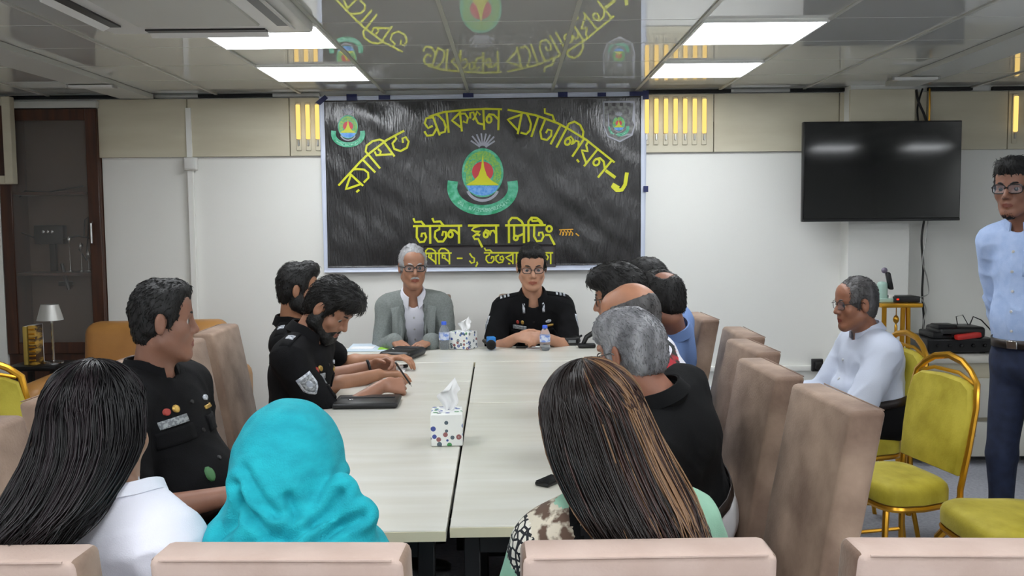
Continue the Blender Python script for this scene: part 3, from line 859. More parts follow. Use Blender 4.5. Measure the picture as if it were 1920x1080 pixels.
# letter strokes in a unit cell: x to the right, y up, head line at y = 1, foot at y = 0
TRI = [[(.7, 1), (.7, 0)], [(.7, .9), (.06, .55), (.7, .12)]]
SWIRL = [[(.42, 1), (.42, .8), (.16, .68), (.12, .35), (.32, .08), (.64, .08), (.84, .34), (.82, .64), (.66, .66), (.60, .46)]]
FLAG = [[(.0, 1.42), (.08, 1.24), (.48, 1.26), (.7, 1.0)]]
BALLN = [arc(.22, .48, .14, .16, 0, 360), [(.1, .58), (.22, .74), (.48, .72), (.74, .5)]]
G = {
 'ba': (.86, TRI), 'ra': (.86, TRI + [[(.32, .0), (.42, -.02)]]),
 'ya': (.52, [[(.08, 1), (.22, .84), (.40, .55), (.42, .25), (.26, .04), (.0, .06)]]),
 'aa': (.34, [[(.17, 1.0), (.17, 0)]]),
 'i': (.34, [[(.17, 1.0), (.17, 0)], [(.17, 1.0), (.16, 1.22), (.36, 1.44), (.7, 1.42), (.98, 1.22), (1.08, 1.02)]]),
 'pa': (.86, [[(.12, .86), (.08, .68), (.2, .55), (.34, .66), (.32, .84)], [(.09, .66), (.72, .12)], [(.72, 1), (.72, 0)]]),
 'dda': (.86, SWIRL),
 'e': (.92, [[(.05, .38), (.1, .16), (.42, .1), (.76, .34)], [(.78, 1), (.78, 0)], [(.76, .92), (.4, .98), (.22, .78), (.3, .5), (.55, .52)]]),
 'ka': (1.05, [[(.58, 1), (.58, 0)], [(.58, .9), (.08, .55), (.58, .14)], [(.58, .84), (.86, .82), (1.0, .6), (.9, .36), (.74, .44)]]),
 'sha': (.98, [[(.08, .6), (.1, .84), (.28, .86), (.36, .62), (.24, .5)], [(.36, .66), (.5, .88), (.64, .72)], [(.36, .6), (.5, .3), (.84, .22)], [(.86, 1), (.86, 0)]]),
 'na': (.9, BALLN + [[(.76, 1), (.76, 0)]]),
 'tta': (.86, [[(.2, 1), (.18, .35), (.36, .06), (.64, .08), (.78, .34), (.7, .58), (.5, .56), (.48, .4)]] + FLAG),
 'la': (1.0, [arc(.2, .45, .13, .15, 0, 360), [(.08, .55), (.22, .74), (.4, .66), (.46, .42), (.54, .68), (.7, .7), (.86, .5)], [(.86, 1), (.86, 0)]]),
 'yya': (.86, [[(.1, 1), (.14, .8), (.4, .62), (.12, .48), (.72, .14)], [(.72, 1), (.72, 0)], [(.26, 0), (.36, -.02)]]),
 'u': (.9, SWIRL + FLAG),
 'ha': (.86, [[(.66, .98), (.34, .9), (.18, .74), (.40, .64), (.70, .66), (.48, .5), (.26, .36), (.36, .2), (.58, .22), (.82, -.24)], [(.48, .5), (.66, .44)]]),
 'ma': (.9, [[(.16, 1), (.16, .34)], arc(.26, .26, .13, .13, 0, 360), [(.36, .34), (.76, .5)], [(.78, 1), (.78, 0)]]),
 'ng': (.6, [arc(.28, .78, .17, .17, 0, 360), [(.06, .42), (.3, .42), (.62, -.12)]]),
 'sa': (.9, [[(.14, 1), (.12, .55), (.36, .5), (.36, .8), (.14, .8)], [(.34, .52), (.76, .16)], [(.76, 1), (.76, 0)]]),
 'tt': (.95, [[(.12, .66), (.12, .3), (.38, .06), (.7, .12), (.82, .44), (.7, .7), (.5, .62), (.5, .36), (.66, .34)], [(.12, .66), (.36, .8)]]),
 'one': (.6, [[(.12, .92), (.3, .62), (.52, .5), (.5, .12), (.24, .04), (.1, .24)]]),
 'comma': (.36, [[(.16, .12), (.2, -.02), (.06, -.26)]]),
 'dash': (.6, [[(.08, .5), (.5, .5)]]),
}
NOHEAD = {'one', 'comma', 'dash', 'ng', 'space', 'e'}
def write(word, path, height, wid, tail=0.0):
    """letters of a word set along the photo-pixel head line 'path', each letter one part"""
    pth = np.array(path, float)
    seg = np.hypot(*(pth[1:] - pth[:-1]).T)
    cum = np.concatenate([[0], np.cumsum(seg)])
    tot = sum(.5 if g == 'space' else G[g][0] for g in word)
    k = cum[-1] / tot
    def at_(s):
        s = min(max(s, 0), cum[-1])
        i = min(np.searchsorted(cum, s, 'right') - 1, len(seg) - 1)
        t = (pth[i + 1] - pth[i]) / seg[i]
        # smooth direction
        a = np.array([np.interp(s - 8, cum, pth[:, 0]), np.interp(s - 8, cum, pth[:, 1])])
        c = np.array([np.interp(s + 8, cum, pth[:, 0]), np.interp(s + 8, cum, pth[:, 1])])
        d = c - a; d = d / (np.hypot(*d) + 1e-9)
        return pth[i] + t * (s - cum[i]), np.array((-d[1], d[0]))     # normal points down the page
    x = 0
    for g in word:
        if g == 'space': x += .5; continue
        w, strokes = G[g]
        b = MB()
        allst = list(strokes)
        if g not in NOHEAD: allst = allst + [[(-.02, 1), (w + .02, 1)]]
        if g == 'e': allst = allst + [[(.6, 1.0), (w, 1.0)]]
        mid, nrm = at_((x + w / 2) * k)
        for li, st in enumerate(allst):
            pts = []
            for (u, v) in st:
                if abs(v - 1) < 1e-6 and u in (-.02, w + .02):
                    q, n_ = at_((x + u) * k); pts.append(q)
                else:
                    q, n_ = at_((x + u) * k)
                    pts.append(q + (n_ * .5 + nrm * .5) * (1 - v) * height)
            ribbon(b, pts, wid, .0065 + .0002 * li)
        b.build('letter', M['yellow'], ban, smooth=False)
        x += w
ARC = [(636, 347), (681, 298), (718, 267), (757, 246), (787, 226), (828, 211), (868, 207), (902, 204), (940, 205), (953, 206), (1004, 216), (1045, 231), (1090, 255), (1151, 304)]
write(['ra', 'ya', 'aa', 'i', 'pa', 'dda'], ARC[0:4], 33, 4.0)
write(['e', 'ya', 'aa', 'ka', 'sha', 'na'], ARC[4:9], 38, 4.0)
write(['ba', 'ya', 'aa', 'tta', 'aa', 'i', 'la', 'yya', 'na'], ARC[9:14], 40, 4.0)
b = MB(); ribbon(b, [(1137, 321), (1152, 332)], 6, .0068); b.build('letter', M['yellow'], ban, smooth=False)
b = MB(); ribbon(b, [(1175, 326), (1172, 346), (1166, 356), (1156, 357), (1150, 351)], 7, .0068); ribbon(b, [(1150, 348), (1157, 352)], 9, .0069); b.build('letter', M['yellow'], ban, smooth=False)
write(['tta', 'aa', 'u', 'na', 'space', 'ha', 'la', 'space', 'i', 'ma', 'i', 'tta', 'ng'], [(776, 424), (868, 423), (1039, 422)], 32, 4.2)
write(['i', 'pa', 'i', 'sa', 'space', 'dash', 'space', 'one', 'comma', 'space', 'u', 'tt', 'ra', 'aa', 'space', 'dda', 'aa', 'ka', 'aa'], [(795, 475), (900, 474), (1036, 474)], 20, 3.0)
# small orange patch of print at the right of the second line
b = MB()
for i, x in enumerate((1050, 1056, 1062, 1068)): ribbon(b, [(x, 440), (x + 2, 432), (x + 6, 438), (x + 5, 441)], 2.4, .0065)
ribbon(b, [(1049, 431), (1074, 430)], 1.8, .0066); ribbon(b, [(1080, 438), (1085, 442)], 2.4, .0066)
b.build('letter', mat('orange_print', (214, 160, 40), .4), ban, smooth=False)
def area(name, pts, off, m, parent=ban, cx=None):
    """filled outline given in photo pixels, fanned round its centre in rings so it lies on the sheet"""
    pts = np.array(pts, float)
    c = pts.mean(0) if cx is None else np.array(cx, float)
    b = MB(); n = len(pts)
    rings = []
    for f in (1, .75, .5, .25):
        rings.append([b.bm.verts.new(bpt(*(c + (p - c) * f), off) - ban.location) for p in pts])
    cv = b.bm.verts.new(bpt(*c, off) - ban.location)
    for A, B in zip(rings, rings[1:]):
        for j in range(n): b.bm.faces.new((A[j], A[(j + 1) % n], B[(j + 1) % n], B[j]))
    for j in range(n): b.bm.faces.new((rings[-1][j], rings[-1][(j + 1) % n], cv))
    o = b.build(name, m, parent, smooth=False)
    return o
def emblem(cx, cy, s, simple=False):
    """green oval crest: ring, red disc, yellow monument, blue water, ribbon below, spray of stalks above"""
    T = lambda x, y: (cx + x * s, cy + y * s)
    ring = area('emblem', arc(cx, cy, 39 * s, 46 * s, 0, 360, 40)[:-1], .0066, M['e_green'])
    def sub(o): o.parent = ring; return o
    sub(area('ring_band', arc(cx, cy, 35 * s, 41 * s, 0, 360, 40)[:-1], .0069, M['e_lime']))
    sub(area('ring_field', arc(cx, cy + 2 * s, 21 * s, 27 * s, 0, 360, 30)[:-1], .0072, M['e_green']))
    sub(area('sun_disc', arc(cx, cy - 2 * s, 20 * s, 19 * s, 0, 360, 30)[:-1], .0075, M['e_red']))
    sub(area('water', [T(-31, 24)] + [T(x, 24) for x in (-15, 0, 15)] + [T(31, 24)] + arc(cx, cy + 22 * s, 30 * s, 21 * s, 15, 165, 14), .0078, M['e_blue'], cx=T(0, 32)))
    sub(area('monument', [T(0, -34), T(3, -10), T(8, 5), T(16, 14), T(31, 23), T(0, 23), T(-31, 23), T(-16, 14), T(-8, 5), T(-3, -10)], .0081, M['yellow'], cx=T(0, 14)))
    b = MB()
    ribbon(b, arc(cx, cy + 28 * s, 57 * s, 42 * s, -8, 188, 30), 19 * s, .0066)
    o = b.build('scroll', M['e_green'], ring, smooth=False)
    b = MB(); ribbon(b, arc(cx, cy + 28 * s, 57 * s, 42 * s, 35, 145, 24), 7 * s, .0070)
    b.build('scroll_text_band', mat('pale_green_print', (150, 214, 190), .4, rgb2=(60, 160, 120), nscale=120, lo=.45, hi=.55), ring, smooth=False)
    b = MB(); ribbon(b, arc(cx, cy + 24 * s, 30 * s, 28 * s, 25, 155, 16), 5 * s, .0067); b.build('wreath', M['e_grey'], ring, smooth=False)
    b = MB()
    for k, a in enumerate((-58, -40, -22, -5, 12, 28, 44, 60)):
        r0, r1 = 8 * s, (34 if abs(a) < 50 else 28) * s
        sa, ca = math.sin(math.radians(a * .85)), math.cos(math.radians(a * .85))
        ribbon(b, [(cx + sa * r0, cy - 44 * s - ca * r0), (cx + sa * r1, cy - 44 * s - ca * r1 * .85)], 2.6 * s + .5, .0067)
    b.build('stalk_spray', M['e_grey'], ring, smooth=False)
emblem(905, 324, 1.0)
emblem(653, 238, .48)
sh = area('shield_crest', [(1131, 190), (1190, 189), (1191, 235), (1186, 254), (1162, 267), (1138, 256), (1131, 236)], .0062, M['e_grey'])
area('shield_field', [(1133, 193), (1188, 192), (1189, 235), (1184, 252), (1162, 264), (1140, 254), (1133, 236)], .0064, mat('grey_camouflage_print', (78, 76, 78), .4, rgb2=(130, 132, 128), nscale=40), ban)
for x in (1137, 1151, 1165, 1179):
    area('shield_mark', [(x - 3, 193), (x + 3, 193), (x + 3, 199), (x - 3, 199)], .0066, M['e_dark'])
emblem(1160, 232, .30)
# tape that holds the banner up
for k, (x0, x1, y0, y1) in enumerate([(650, 670, 177, 189), (710, 732, 179, 187), (868, 888, 175, 183), (1046, 1064, 173, 182), (1120, 1136, 174, 181), (1180, 1205, 172, 180), (1205, 1216, 170, 187), (1206, 1215, 349, 360)]):
    a, c = W(x0, y0, YB_), W(x1, y1, YB_)
    tp = bx('tape', ((a.x + c.x) / 2 - bc.x, -.010, (a.z + c.z) / 2 - bc.z), (c.x - a.x, .003, a.z - c.z), M['blue_tape'], ban)
b = MB()
b.poly([W(x, y, YB_ - .011) - bc for x, y in [(591, 192), (609, 178), (615, 184), (600, 197)]], (0, .003, 0))
b.build('tape', M['blue_tape'], ban)

# ---------------------------------------------------------------- things on the tables
Z = TABLE_Z + .001
M['floral'] = None
def floral():
    m = bpy.data.materials.new('floral_print_card'); m.use_nodes = True
    nt = m.node_tree; b = nt.nodes['Principled BSDF']; b.inputs['Roughness'].default_value = .5
    tc = nt.nodes.new('ShaderNodeTexCoord')
    v = nt.nodes.new('ShaderNodeTexVoronoi'); v.inputs['Scale'].default_value = 46
    nt.links.new(tc.outputs['Object'], v.inputs['Vector'])
    r = nt.nodes.new('ShaderNodeValToRGB'); e = r.color_ramp.elements
    r.color_ramp.interpolation = 'CONSTANT'
    e[0].position = 0; e[0].color = (1, 1, 1, 1)
    e[1].position = .12; e[1].color = (0, 0, 0, 1)
    x = e.new(.40); x.color = (1, 1, 1, 1)
    nt.links.new(v.outputs['Distance'], r.inputs['Fac'])
    hue = nt.nodes.new('ShaderNodeValToRGB'); hue.color_ramp.interpolation = 'CONSTANT'
    h = hue.color_ramp.elements
    h[0].position = 0; h[0].color = lin((66, 82, 150)); h[1].position = .3; h[1].color = lin((70, 140, 84))
    for p_, c_ in ((.5, (96, 120, 176)), (.68, (150, 96, 96)), (.82, (86, 100, 110))):
        q = h.new(p_); q.color = lin(c_)
    sx = nt.nodes.new('ShaderNodeSeparateColor'); nt.links.new(v.outputs['Color'], sx.inputs[0]); nt.links.new(sx.outputs[0], hue.inputs['Fac'])
    mx = nt.nodes.new('ShaderNodeMix'); mx.data_type = 'RGBA'
    nt.links.new(r.outputs['Color'], mx.inputs['Factor']); nt.links.new(hue.outputs['Color'], mx.inputs['A']); mx.inputs['B'].default_value = lin((236, 238, 234))
    nt.links.new(mx.outputs['Result'], b.inputs['Base Color'])
    return m
M['floral'] = floral()
M['tissue'] = mat('white_tissue', (240, 240, 240), .9)
def tissue_box(p, w, d, h, rz, label, th):
    t = root('tissue_box', (p.x, p.y, Z), label, 'tissue box', 'floral tissue boxes on the tables', rz)
    b = MB(); b.box((0, 0, h / 2), (w, d, h), .003, 1); b.build('carton', M['floral'], t)
    b = MB(); b.tube(arc_xy(0, 0, w * .26, d * .26, h + .001), .002, 5, closed=True); b.build('slot_rim', M['white_paper'], t)
    vs, fs = [], []
    n, k = 10, 14
    for j in range(k + 1):
        v = j / k
        for i in range(n + 1):
            u = i / n - .5
            wd = w * (.16 + .62 * math.sin(v * 2.4) * (1 - .55 * v * v))
            x = u * wd + .022 * v * v + .008 * math.sin(v * 7)
            y = .012 * math.sin(u * 11 + v * 3) * (1 - .2 * v) + .02 * v * math.cos(u * 3)
            z = h - .006 + th * v * (1 - .35 * abs(u) * 2 * v) 
            vs.append((x, y, z))
    for j in range(k):
        for i in range(n): a = j * (n + 1) + i; fs.append((a, a + 1, a + n + 2, a + n + 1))
    o = link('tissue_sheet', rawmesh('tissue_sheet', vs, fs), M['tissue'], t)
def arc_xy(cx, cy, rx, ry, z, n=16):
    return [(cx + rx * math.cos(2 * math.pi * i / n), cy + ry * math.sin(2 * math.pi * i / n), z) for i in range(n)]
q = onz(836, 838, TABLE_Z)
tissue_box(Vector((q.x, q.y + .065, 0)), .102, .125, .104, math.radians(3), 'floral tissue box in the middle of the long left table', .11)
q = onz(868, 655, TABLE_Z)
tissue_box(Vector((q.x, q.y + .04, 0)), .125, .11, .098, math.radians(-28), 'floral tissue box beside the bottle on the end table', .09)
M['pet'] = mat('clear_bottle_plastic', (235, 240, 245), .08, trans=.85, ior=1.2)
M['blue_cap'] = mat('blue_cap_plastic', (60, 100, 215), .4)
M['label_w'] = mat('white_blue_label', (214, 222, 240), .5, rgb2=(120, 150, 220), nscale=40, lo=.5, hi=.6)
def bottle(px, py, ptop, label):
    q = onz(px, py, TABLE_Z)
    h = W(px, ptop, q.y).z - TABLE_Z
    t = root('water_bottle', (q.x, q.y, Z), label, 'bottle', 'plastic water bottles on the end table')
    r = .029
    b = MB(); b.lathe([(r * .8, 0), (r, .008), (r, h * .2), (r * .93, h * .23), (r, h * .26), (r, h * .62), (r * .86, h * .74), (r * .45, h * .87), (r * .42, h * .9)], (0, 0, 0), 20); b.build('body', M['pet'], t)
    b = MB(); b.lathe([(r * 1.02, h * .34), (r * 1.02, h * .6)], (0, 0, 0), 20); b.build('paper_label', M['label_w'], t)
    b = MB(); b.lathe([(r * .5, h * .88), (r * .5, h * .98), (r * .42, h)], (0, 0, 0), 16); b.build('cap', M['blue_cap'], t)
bottle(833, 655, 603, 'small plastic water bottle with blue cap beside the man in the grey blazer')
bottle(1022, 657, 610, 'small plastic water bottle with blue cap beside the officer with clasped hands')
# microphone lying on the end table
q = onz(921, 657, TABLE_Z)
t = root('microphone', (q.x, q.y, Z), 'black microphone with blue cube flag lying on the end table', 'microphone', None, math.radians(12))
b = MB(); b.sphere((0, 0, .03), .028, 16, 12); b.build('foam_head', mat('black_foam', (16, 16, 17), .95, bump=.5, bscale=400), t)
b = MB(); b.tube([(0, .02, .03), (0, .22, .026)], [.014, .012], 10); b.build('handle', M['black_plastic'], t)
bx('flag_cube', (.012, .065, .035), (.046, .05, .065), mat('blue_flag_plastic', (40, 130, 210), .4), t, bev=.004)
# papers, folders, phones
def flat(name, pix, h, m, label, cat, group=None, parts=None):
    pts = [onz(a, b_, TABLE_Z) for a, b_ in pix]
    c = sum(pts, Vector()) / len(pts)
    t = root(name, (c.x, c.y, Z), label, cat, group)
    b = MB(); b.poly([(p.x - c.x, p.y - c.y, 0) for p in pts], (0, 0, h))
    o = b.build('body' if parts is None else parts, m, t, smooth=False)
    return t, c
t, c = flat('folder', [(648, 660), (662, 646), (742, 645), (735, 659)], .004, mat('pale_blue_folder', (206, 222, 236), .4), 'pale blue document folder before the man in the grey blazer', 'folder', parts='cover')
p = onz(722, 655, TABLE_Z); bx('green_corner', (p.x - c.x, p.y - c.y, .005), (.07, .09, .003), mat('green_paper', (150, 206, 60), .6), t)
p = onz(680, 654, TABLE_Z); bx('inner_sheet', (p.x - c.x, p.y - c.y, .005), (.13, .10, .002), M['white_paper'], t)
def pouch(pix, h, label):
    pts = [onz(a, b_, TABLE_Z) for a, b_ in pix]
    c = sum(pts, Vector()) / 4
    d = pts[1] - pts[0]
    t = root('document_pouch', (c.x, c.y, Z), label, 'pouch', None, math.atan2(d.y, d.x))
    w, dp = d.length, (pts[3] - pts[0]).length
    b = MB(); b.box((0, 0, h / 2), (w, dp, h), min(h * .45, .02), 3); b.build('body', M['black_leather'], t)
    b = MB(); b.tube([(-w / 2 + .02, dp * .1, h + .001), (w / 2 - .02, dp * .1, h + .001)], .003, 6); b.build('zip', M['black_steel'], t)
    b = MB(); b.box((-w * .25, -dp * .1, h + .002), (.02, .012, .005), .002, 1); b.build('zip_pull', M['steel'], t)
pouch([(626, 768), (750, 766), (746, 750), (634, 750)], .022, 'flat black zipped pouch under the writing officer\'s forearm')
pouch([(722, 676), (782, 678), (780, 664), (738, 663)], .045, 'thick black pouch lying by the writing officer\'s left hand')
t, c = flat('note_sheet', [(672, 709), (755, 705), (764, 688), (700, 690)], .003, M['white_paper'], 'white note sheet under the pen of the writing officer', 'paper', parts='sheet')
q0, q1 = onz(690, 700, TABLE_Z), onz(770, 690, TABLE_Z)
t = root('marker_pen', (q0.x, q0.y, Z), 'white pen with dark end beside the writing officer\'s hand', 'pen')
b = MB(); b.tube([(.02, .0, .012), ((q1 - q0).x * .8, (q1 - q0).y * .8, .012)], .010, 8); b.build('barrel', M['white_plastic'], t)
b = MB(); b.tube([((q1 - q0).x * .8, (q1 - q0).y * .8, .012), ((q1 - q0).x * .92, (q1 - q0).y * .92, .012)], .0085, 8); b.build('cap', M['black_plastic'], t)
def phone(pix, h, m, label):
    pts = [onz(a, b_, TABLE_Z) for a, b_ in pix]
    c = sum(pts, Vector()) / 4
    d = pts[1] - pts[0]
    t = root('phone', (c.x, c.y, Z), label, 'phone', None, math.atan2(d.y, d.x))
    w, dp = d.length, (pts[3] - pts[0]).length
    b = MB(); b.box((0, 0, h / 2), (w, dp, h), h * .4, 2); b.build('case', m, t)
    bx('screen', (0, 0, h + .0005), (w * .9, dp * .92, .001), M['screen'], t)
phone([(758, 659), (788, 660), (800, 650), (772, 649)], .010, mat('navy_case', (44, 50, 96), .4), 'navy blue phone before the man in the grey blazer')
phone([(968, 653), (990, 653), (990, 646), (972, 646)], .010, M['black_plastic'], 'black phone before the officer with clasped hands')
phone([(1016, 650), (1040, 650), (1040, 643), (1020, 643)], .014, M['black_plastic'], 'small black phone behind the right hand bottle on the end table')
t, c = flat('paper_slip', [(986, 655), (1014, 656), (1014, 650), (988, 649)], .002, M['white_paper'], 'small white paper slip beside the right hand bottle', 'paper', parts='sheet')
def device(px, py, w, d, h, label, tilt=0):
    q = onz(px, py, TABLE_Z)
    t = root('walkie_talkie', (q.x, q.y, Z), label, 'radio', None, tilt)
    b = MB(); b.box((0, 0, h / 2), (w, d, h), .012, 2); b.build('case', M['black_plastic'], t)
    bx('display', (0, -d / 2 - .001, h * .5), (w * .5, .004, h * .3), mat('grey_display', (120, 124, 126), .3), t)
    b = MB(); b.tube([(w * .35, 0, h * .8), (w * .7, .03, h * 1.0)], .007, 6); b.build('antenna', M['black_plastic'], t)
device(1072, 647, .085, .07, .05, 'squat black radio handset on the end table right of the clasped hands')
q = onz(1100, 652, TABLE_Z)
t = root('desk_microphone', (q.x, q.y, Z), 'black hooked gadget on the end table by the dark haired man', 'microphone')
b = MB(); b.box((0, 0, .012), (.1, .06, .024), .008, 2); b.build('base', M['black_plastic'], t)
b = MB(); b.tube([(-.02, 0, .02), (.0, .0, .06), (.04, 0, .085), (.07, 0, .08)], [.012, .014, .016, .014], 8); b.build('neck', M['black_plastic'], t)
phone([(1014, 912), (1040, 917), (1046, 902), (1022, 896)], .012, M['black_plastic'], 'black phone half hidden by the hair of the woman in green')
# ---------------------------------------------------------------- people: bodies grown as one smooth surface from a distance field
class Field:
    def __init__(s, xs, ys, zs):
        s.ax = [np.asarray(a, np.float32) for a in (xs, ys, zs)]
        s.d = np.full((len(xs), len(ys), len(zs)), 1.0, np.float32)
    def sub(s, lo, hi):
        sl = []
        for a, l, h in zip(s.ax, lo, hi):
            i, j = np.searchsorted(a, l), np.searchsorted(a, h)
            if j <= i: return None, None
            sl.append(slice(int(i), int(j)))
        X = s.ax[0][sl[0]][:, None, None]; Y = s.ax[1][sl[1]][None, :, None]; Z_ = s.ax[2][sl[2]][None, None, :]
        return tuple(sl), (X, Y, Z_)
    def put(s, lo, hi, fn, k=0.02, op='u'):
        m = k + .012
        sl, P = s.sub([v - m for v in lo], [v + m for v in hi])
        if sl is None: return
        new = fn(*P)
        old = s.d[sl]
        if op == 'u':
            if k > 0:
                h = np.maximum(k - np.abs(old - new), 0) / k
                s.d[sl] = np.minimum(old, new) - h * h * k * .25
            else: s.d[sl] = np.minimum(old, new)
        else:                              # carve
            new = -new
            if k > 0:
                h = np.maximum(k - np.abs(old - new), 0) / k
                s.d[sl] = np.maximum(old, new) + h * h * k * .25
            else: s.d[sl] = np.maximum(old, new)
    def cap(s, a, b, ra, rb=None, k=.02, op='u'):
        a, b = np.array(a, float), np.array(b, float)
        rb = ra if rb is None else rb
        ba = b - a; L2 = max(float(ba @ ba), 1e-12); R = max(ra, rb)
        def fn(X, Y, Z_):
            t = np.clip(((X - a[0]) * ba[0] + (Y - a[1]) * ba[1] + (Z_ - a[2]) * ba[2]) / L2, 0, 1)
            return np.sqrt((X - a[0] - t * ba[0]) ** 2 + (Y - a[1] - t * ba[1]) ** 2 + (Z_ - a[2] - t * ba[2]) ** 2) - (ra + (rb - ra) * t)
        s.put(np.minimum(a, b) - R, np.maximum(a, b) + R, fn, k, op)
    def ell(s, c, r, Rm=None, k=.02, op='u'):
        c, r = np.array(c, float), np.array(r, float)
        Rm = np.eye(3) if Rm is None else np.array(Rm, float)      # columns: axes of the ellipsoid
        ext = np.sqrt(((Rm * r) ** 2).sum(1))
        def fn(X, Y, Z_):
            dx, dy, dz = X - c[0], Y - c[1], Z_ - c[2]
            k0 = k1 = 0
            for i in range(3):
                q = dx * Rm[0, i] + dy * Rm[1, i] + dz * Rm[2, i]
                k0 = k0 + (q / r[i]) ** 2; k1 = k1 + (q / r[i] ** 2) ** 2
            k0 = np.sqrt(k0); k1 = np.sqrt(k1)
            return k0 * (k0 - 1) / np.maximum(k1, 1e-6)
        s.put(c - ext, c + ext, fn, k, op)
    def surface(s):
        D = s.d
        neg = D < 0
        cnt = np.zeros(tuple(n - 1 for n in D.shape), np.int8)
        for i in (0, 1):
            for j in (0, 1):
                for k in (0, 1):
                    cnt += neg[i:D.shape[0] - 1 + i, j:D.shape[1] - 1 + j, k:D.shape[2] - 1 + k]
        act = (cnt > 0) & (cnt < 8)
        idx = np.argwhere(act)
        if len(idx) == 0: return np.zeros((0, 3)), np.zeros((0, 4), int)
        num = np.full(act.shape, -1, np.int32)
        num[act] = np.arange(len(idx))
        acc = np.zeros((len(idx), 3)); w = np.zeros(len(idx))
        ax = s.ax
        corners = [(i, j, k) for i in (0, 1) for j in (0, 1) for k in (0, 1)]
        for a in corners:
            for dim in range(3):
                if a[dim]: continue
                b = list(a); b[dim] = 1
                ia = idx + np.array(a); ib = idx + np.array(b)
                da = D[ia[:, 0], ia[:, 1], ia[:, 2]]; db = D[ib[:, 0], ib[:, 1], ib[:, 2]]
                c = (da < 0) != (db < 0)
                t = np.where(c, da / np.where(c, da - db, 1), 0)
                for q in range(3):
                    pa, pb = ax[q][ia[:, q]], ax[q][ib[:, q]]
                    acc[:, q] += np.where(c, pa + (pb - pa) * t, 0)
                w += c
        V = acc / w[:, None]
        quads = []
        for dim in range(3):
            sl0 = [slice(None)] * 3; sl1 = [slice(None)] * 3
            sl0[dim] = slice(0, -1); sl1[dim] = slice(1, None)
            ch = neg[tuple(sl0)] != neg[tuple(sl1)]
            e = np.argwhere(ch)
            o1, o2 = (dim + 1) % 3, (dim + 2) % 3
            e = e[(e[:, o1] > 0) & (e[:, o2] > 0) & (e[:, o1] < act.shape[o1]) & (e[:, o2] < act.shape[o2])]
            flip = neg[tuple(e.T)]
            def cell(a, b):
                q = e.copy(); q[:, o1] -= a; q[:, o2] -= b
                return num[q[:, 0], q[:, 1], q[:, 2]]
            A, B, C_, E_ = cell(0, 0), cell(1, 0), cell(1, 1), cell(0, 1)
            f = np.stack([A, B, C_, E_], 1)
            f[~flip] = f[~flip][:, ::-1]
            quads.append(f[:, ::-1] if False else f)
        Q = np.concatenate(quads)
        return V, Q[(Q >= 0).all(1)]
def smooth_verts(V, Q, it=1, f=.5):
    e = np.concatenate([Q[:, [0, 1]], Q[:, [1, 2]], Q[:, [2, 3]], Q[:, [3, 0]]])
    e = np.concatenate([e, e[:, ::-1]])
    n = len(V)
    deg = np.bincount(e[:, 0], minlength=n)[:, None]
    for _ in range(it):
        acc = np.stack([np.bincount(e[:, 0], V[e[:, 1], q], n) for q in range(3)], 1)
        V = V + f * (acc / np.maximum(deg, 1) - V)
    return V
def vnoise(P, scale, seed=0):
    """value noise at points P (n,3), range about -1..1"""
    q = P * scale + seed * 17.31
    i = np.floor(q).astype(np.int64); f = q - i; f = f * f * (3 - 2 * f)
    def h(a):
        n = a[:, 0] * 374761393 + a[:, 1] * 668265263 + a[:, 2] * 2147483647 + seed * 1013
        n = (n ^ (n >> 13)) * 1274126177
        return ((n ^ (n >> 16)) & 0xffff) / 32767.5 - 1
    out = 0
    for a in (0, 1):
        for b in (0, 1):
            for c in (0, 1):
                wt = (f[:, 0] if a else 1 - f[:, 0]) * (f[:, 1] if b else 1 - f[:, 1]) * (f[:, 2] if c else 1 - f[:, 2])
                out = out + wt * h(i + np.array([a, b, c]))
    return out
def normals(V, Q):
    n = np.cross(V[Q[:, 2]] - V[Q[:, 0]], V[Q[:, 3]] - V[Q[:, 1]])
    N = np.stack([np.bincount(Q.ravel(), np.repeat(n[:, q], 4), len(V)) for q in range(3)], 1)
    return N / (np.linalg.norm(N, axis=1)[:, None] + 1e-12)
def np_mesh(name, V, Q):
    me = bpy.data.meshes.new(name)
    me.vertices.add(len(V)); me.vertices.foreach_set('co', np.asarray(V, np.float32).ravel())
    me.loops.add(Q.size); me.loops.foreach_set('vertex_index', Q.ravel().astype(np.int32))
    me.polygons.add(len(Q)); me.polygons.foreach_set('loop_start', np.arange(0, Q.size, Q.shape[1], dtype=np.int32))
    me.polygons.foreach_set('use_smooth', np.ones(len(Q), bool))
    me.update(calc_edges=True)
    return me
def axis(lo, hi, coarse, zones):
    """grid coordinates with fine steps inside the zones (a, b, step)"""
    out = [lo]
    while out[-1] < hi:
        st = coarse
        for a, b, f in zones:
            if a - coarse < out[-1] < b: st = min(st, f)
        out.append(out[-1] + st)
    return np.array(out)

def unit(v): v = np.array(v, float); return v / (np.linalg.norm(v) + 1e-12)
def rot_about(v, ax, a):
    ax = unit(ax); v = np.array(v, float)
    return v * math.cos(a) + np.cross(ax, v) * math.sin(a) + ax * (ax @ v) * (1 - math.cos(a))
def facing(yaw):
    y = math.radians(yaw); return np.array((math.sin(y), -math.cos(y), 0.0))

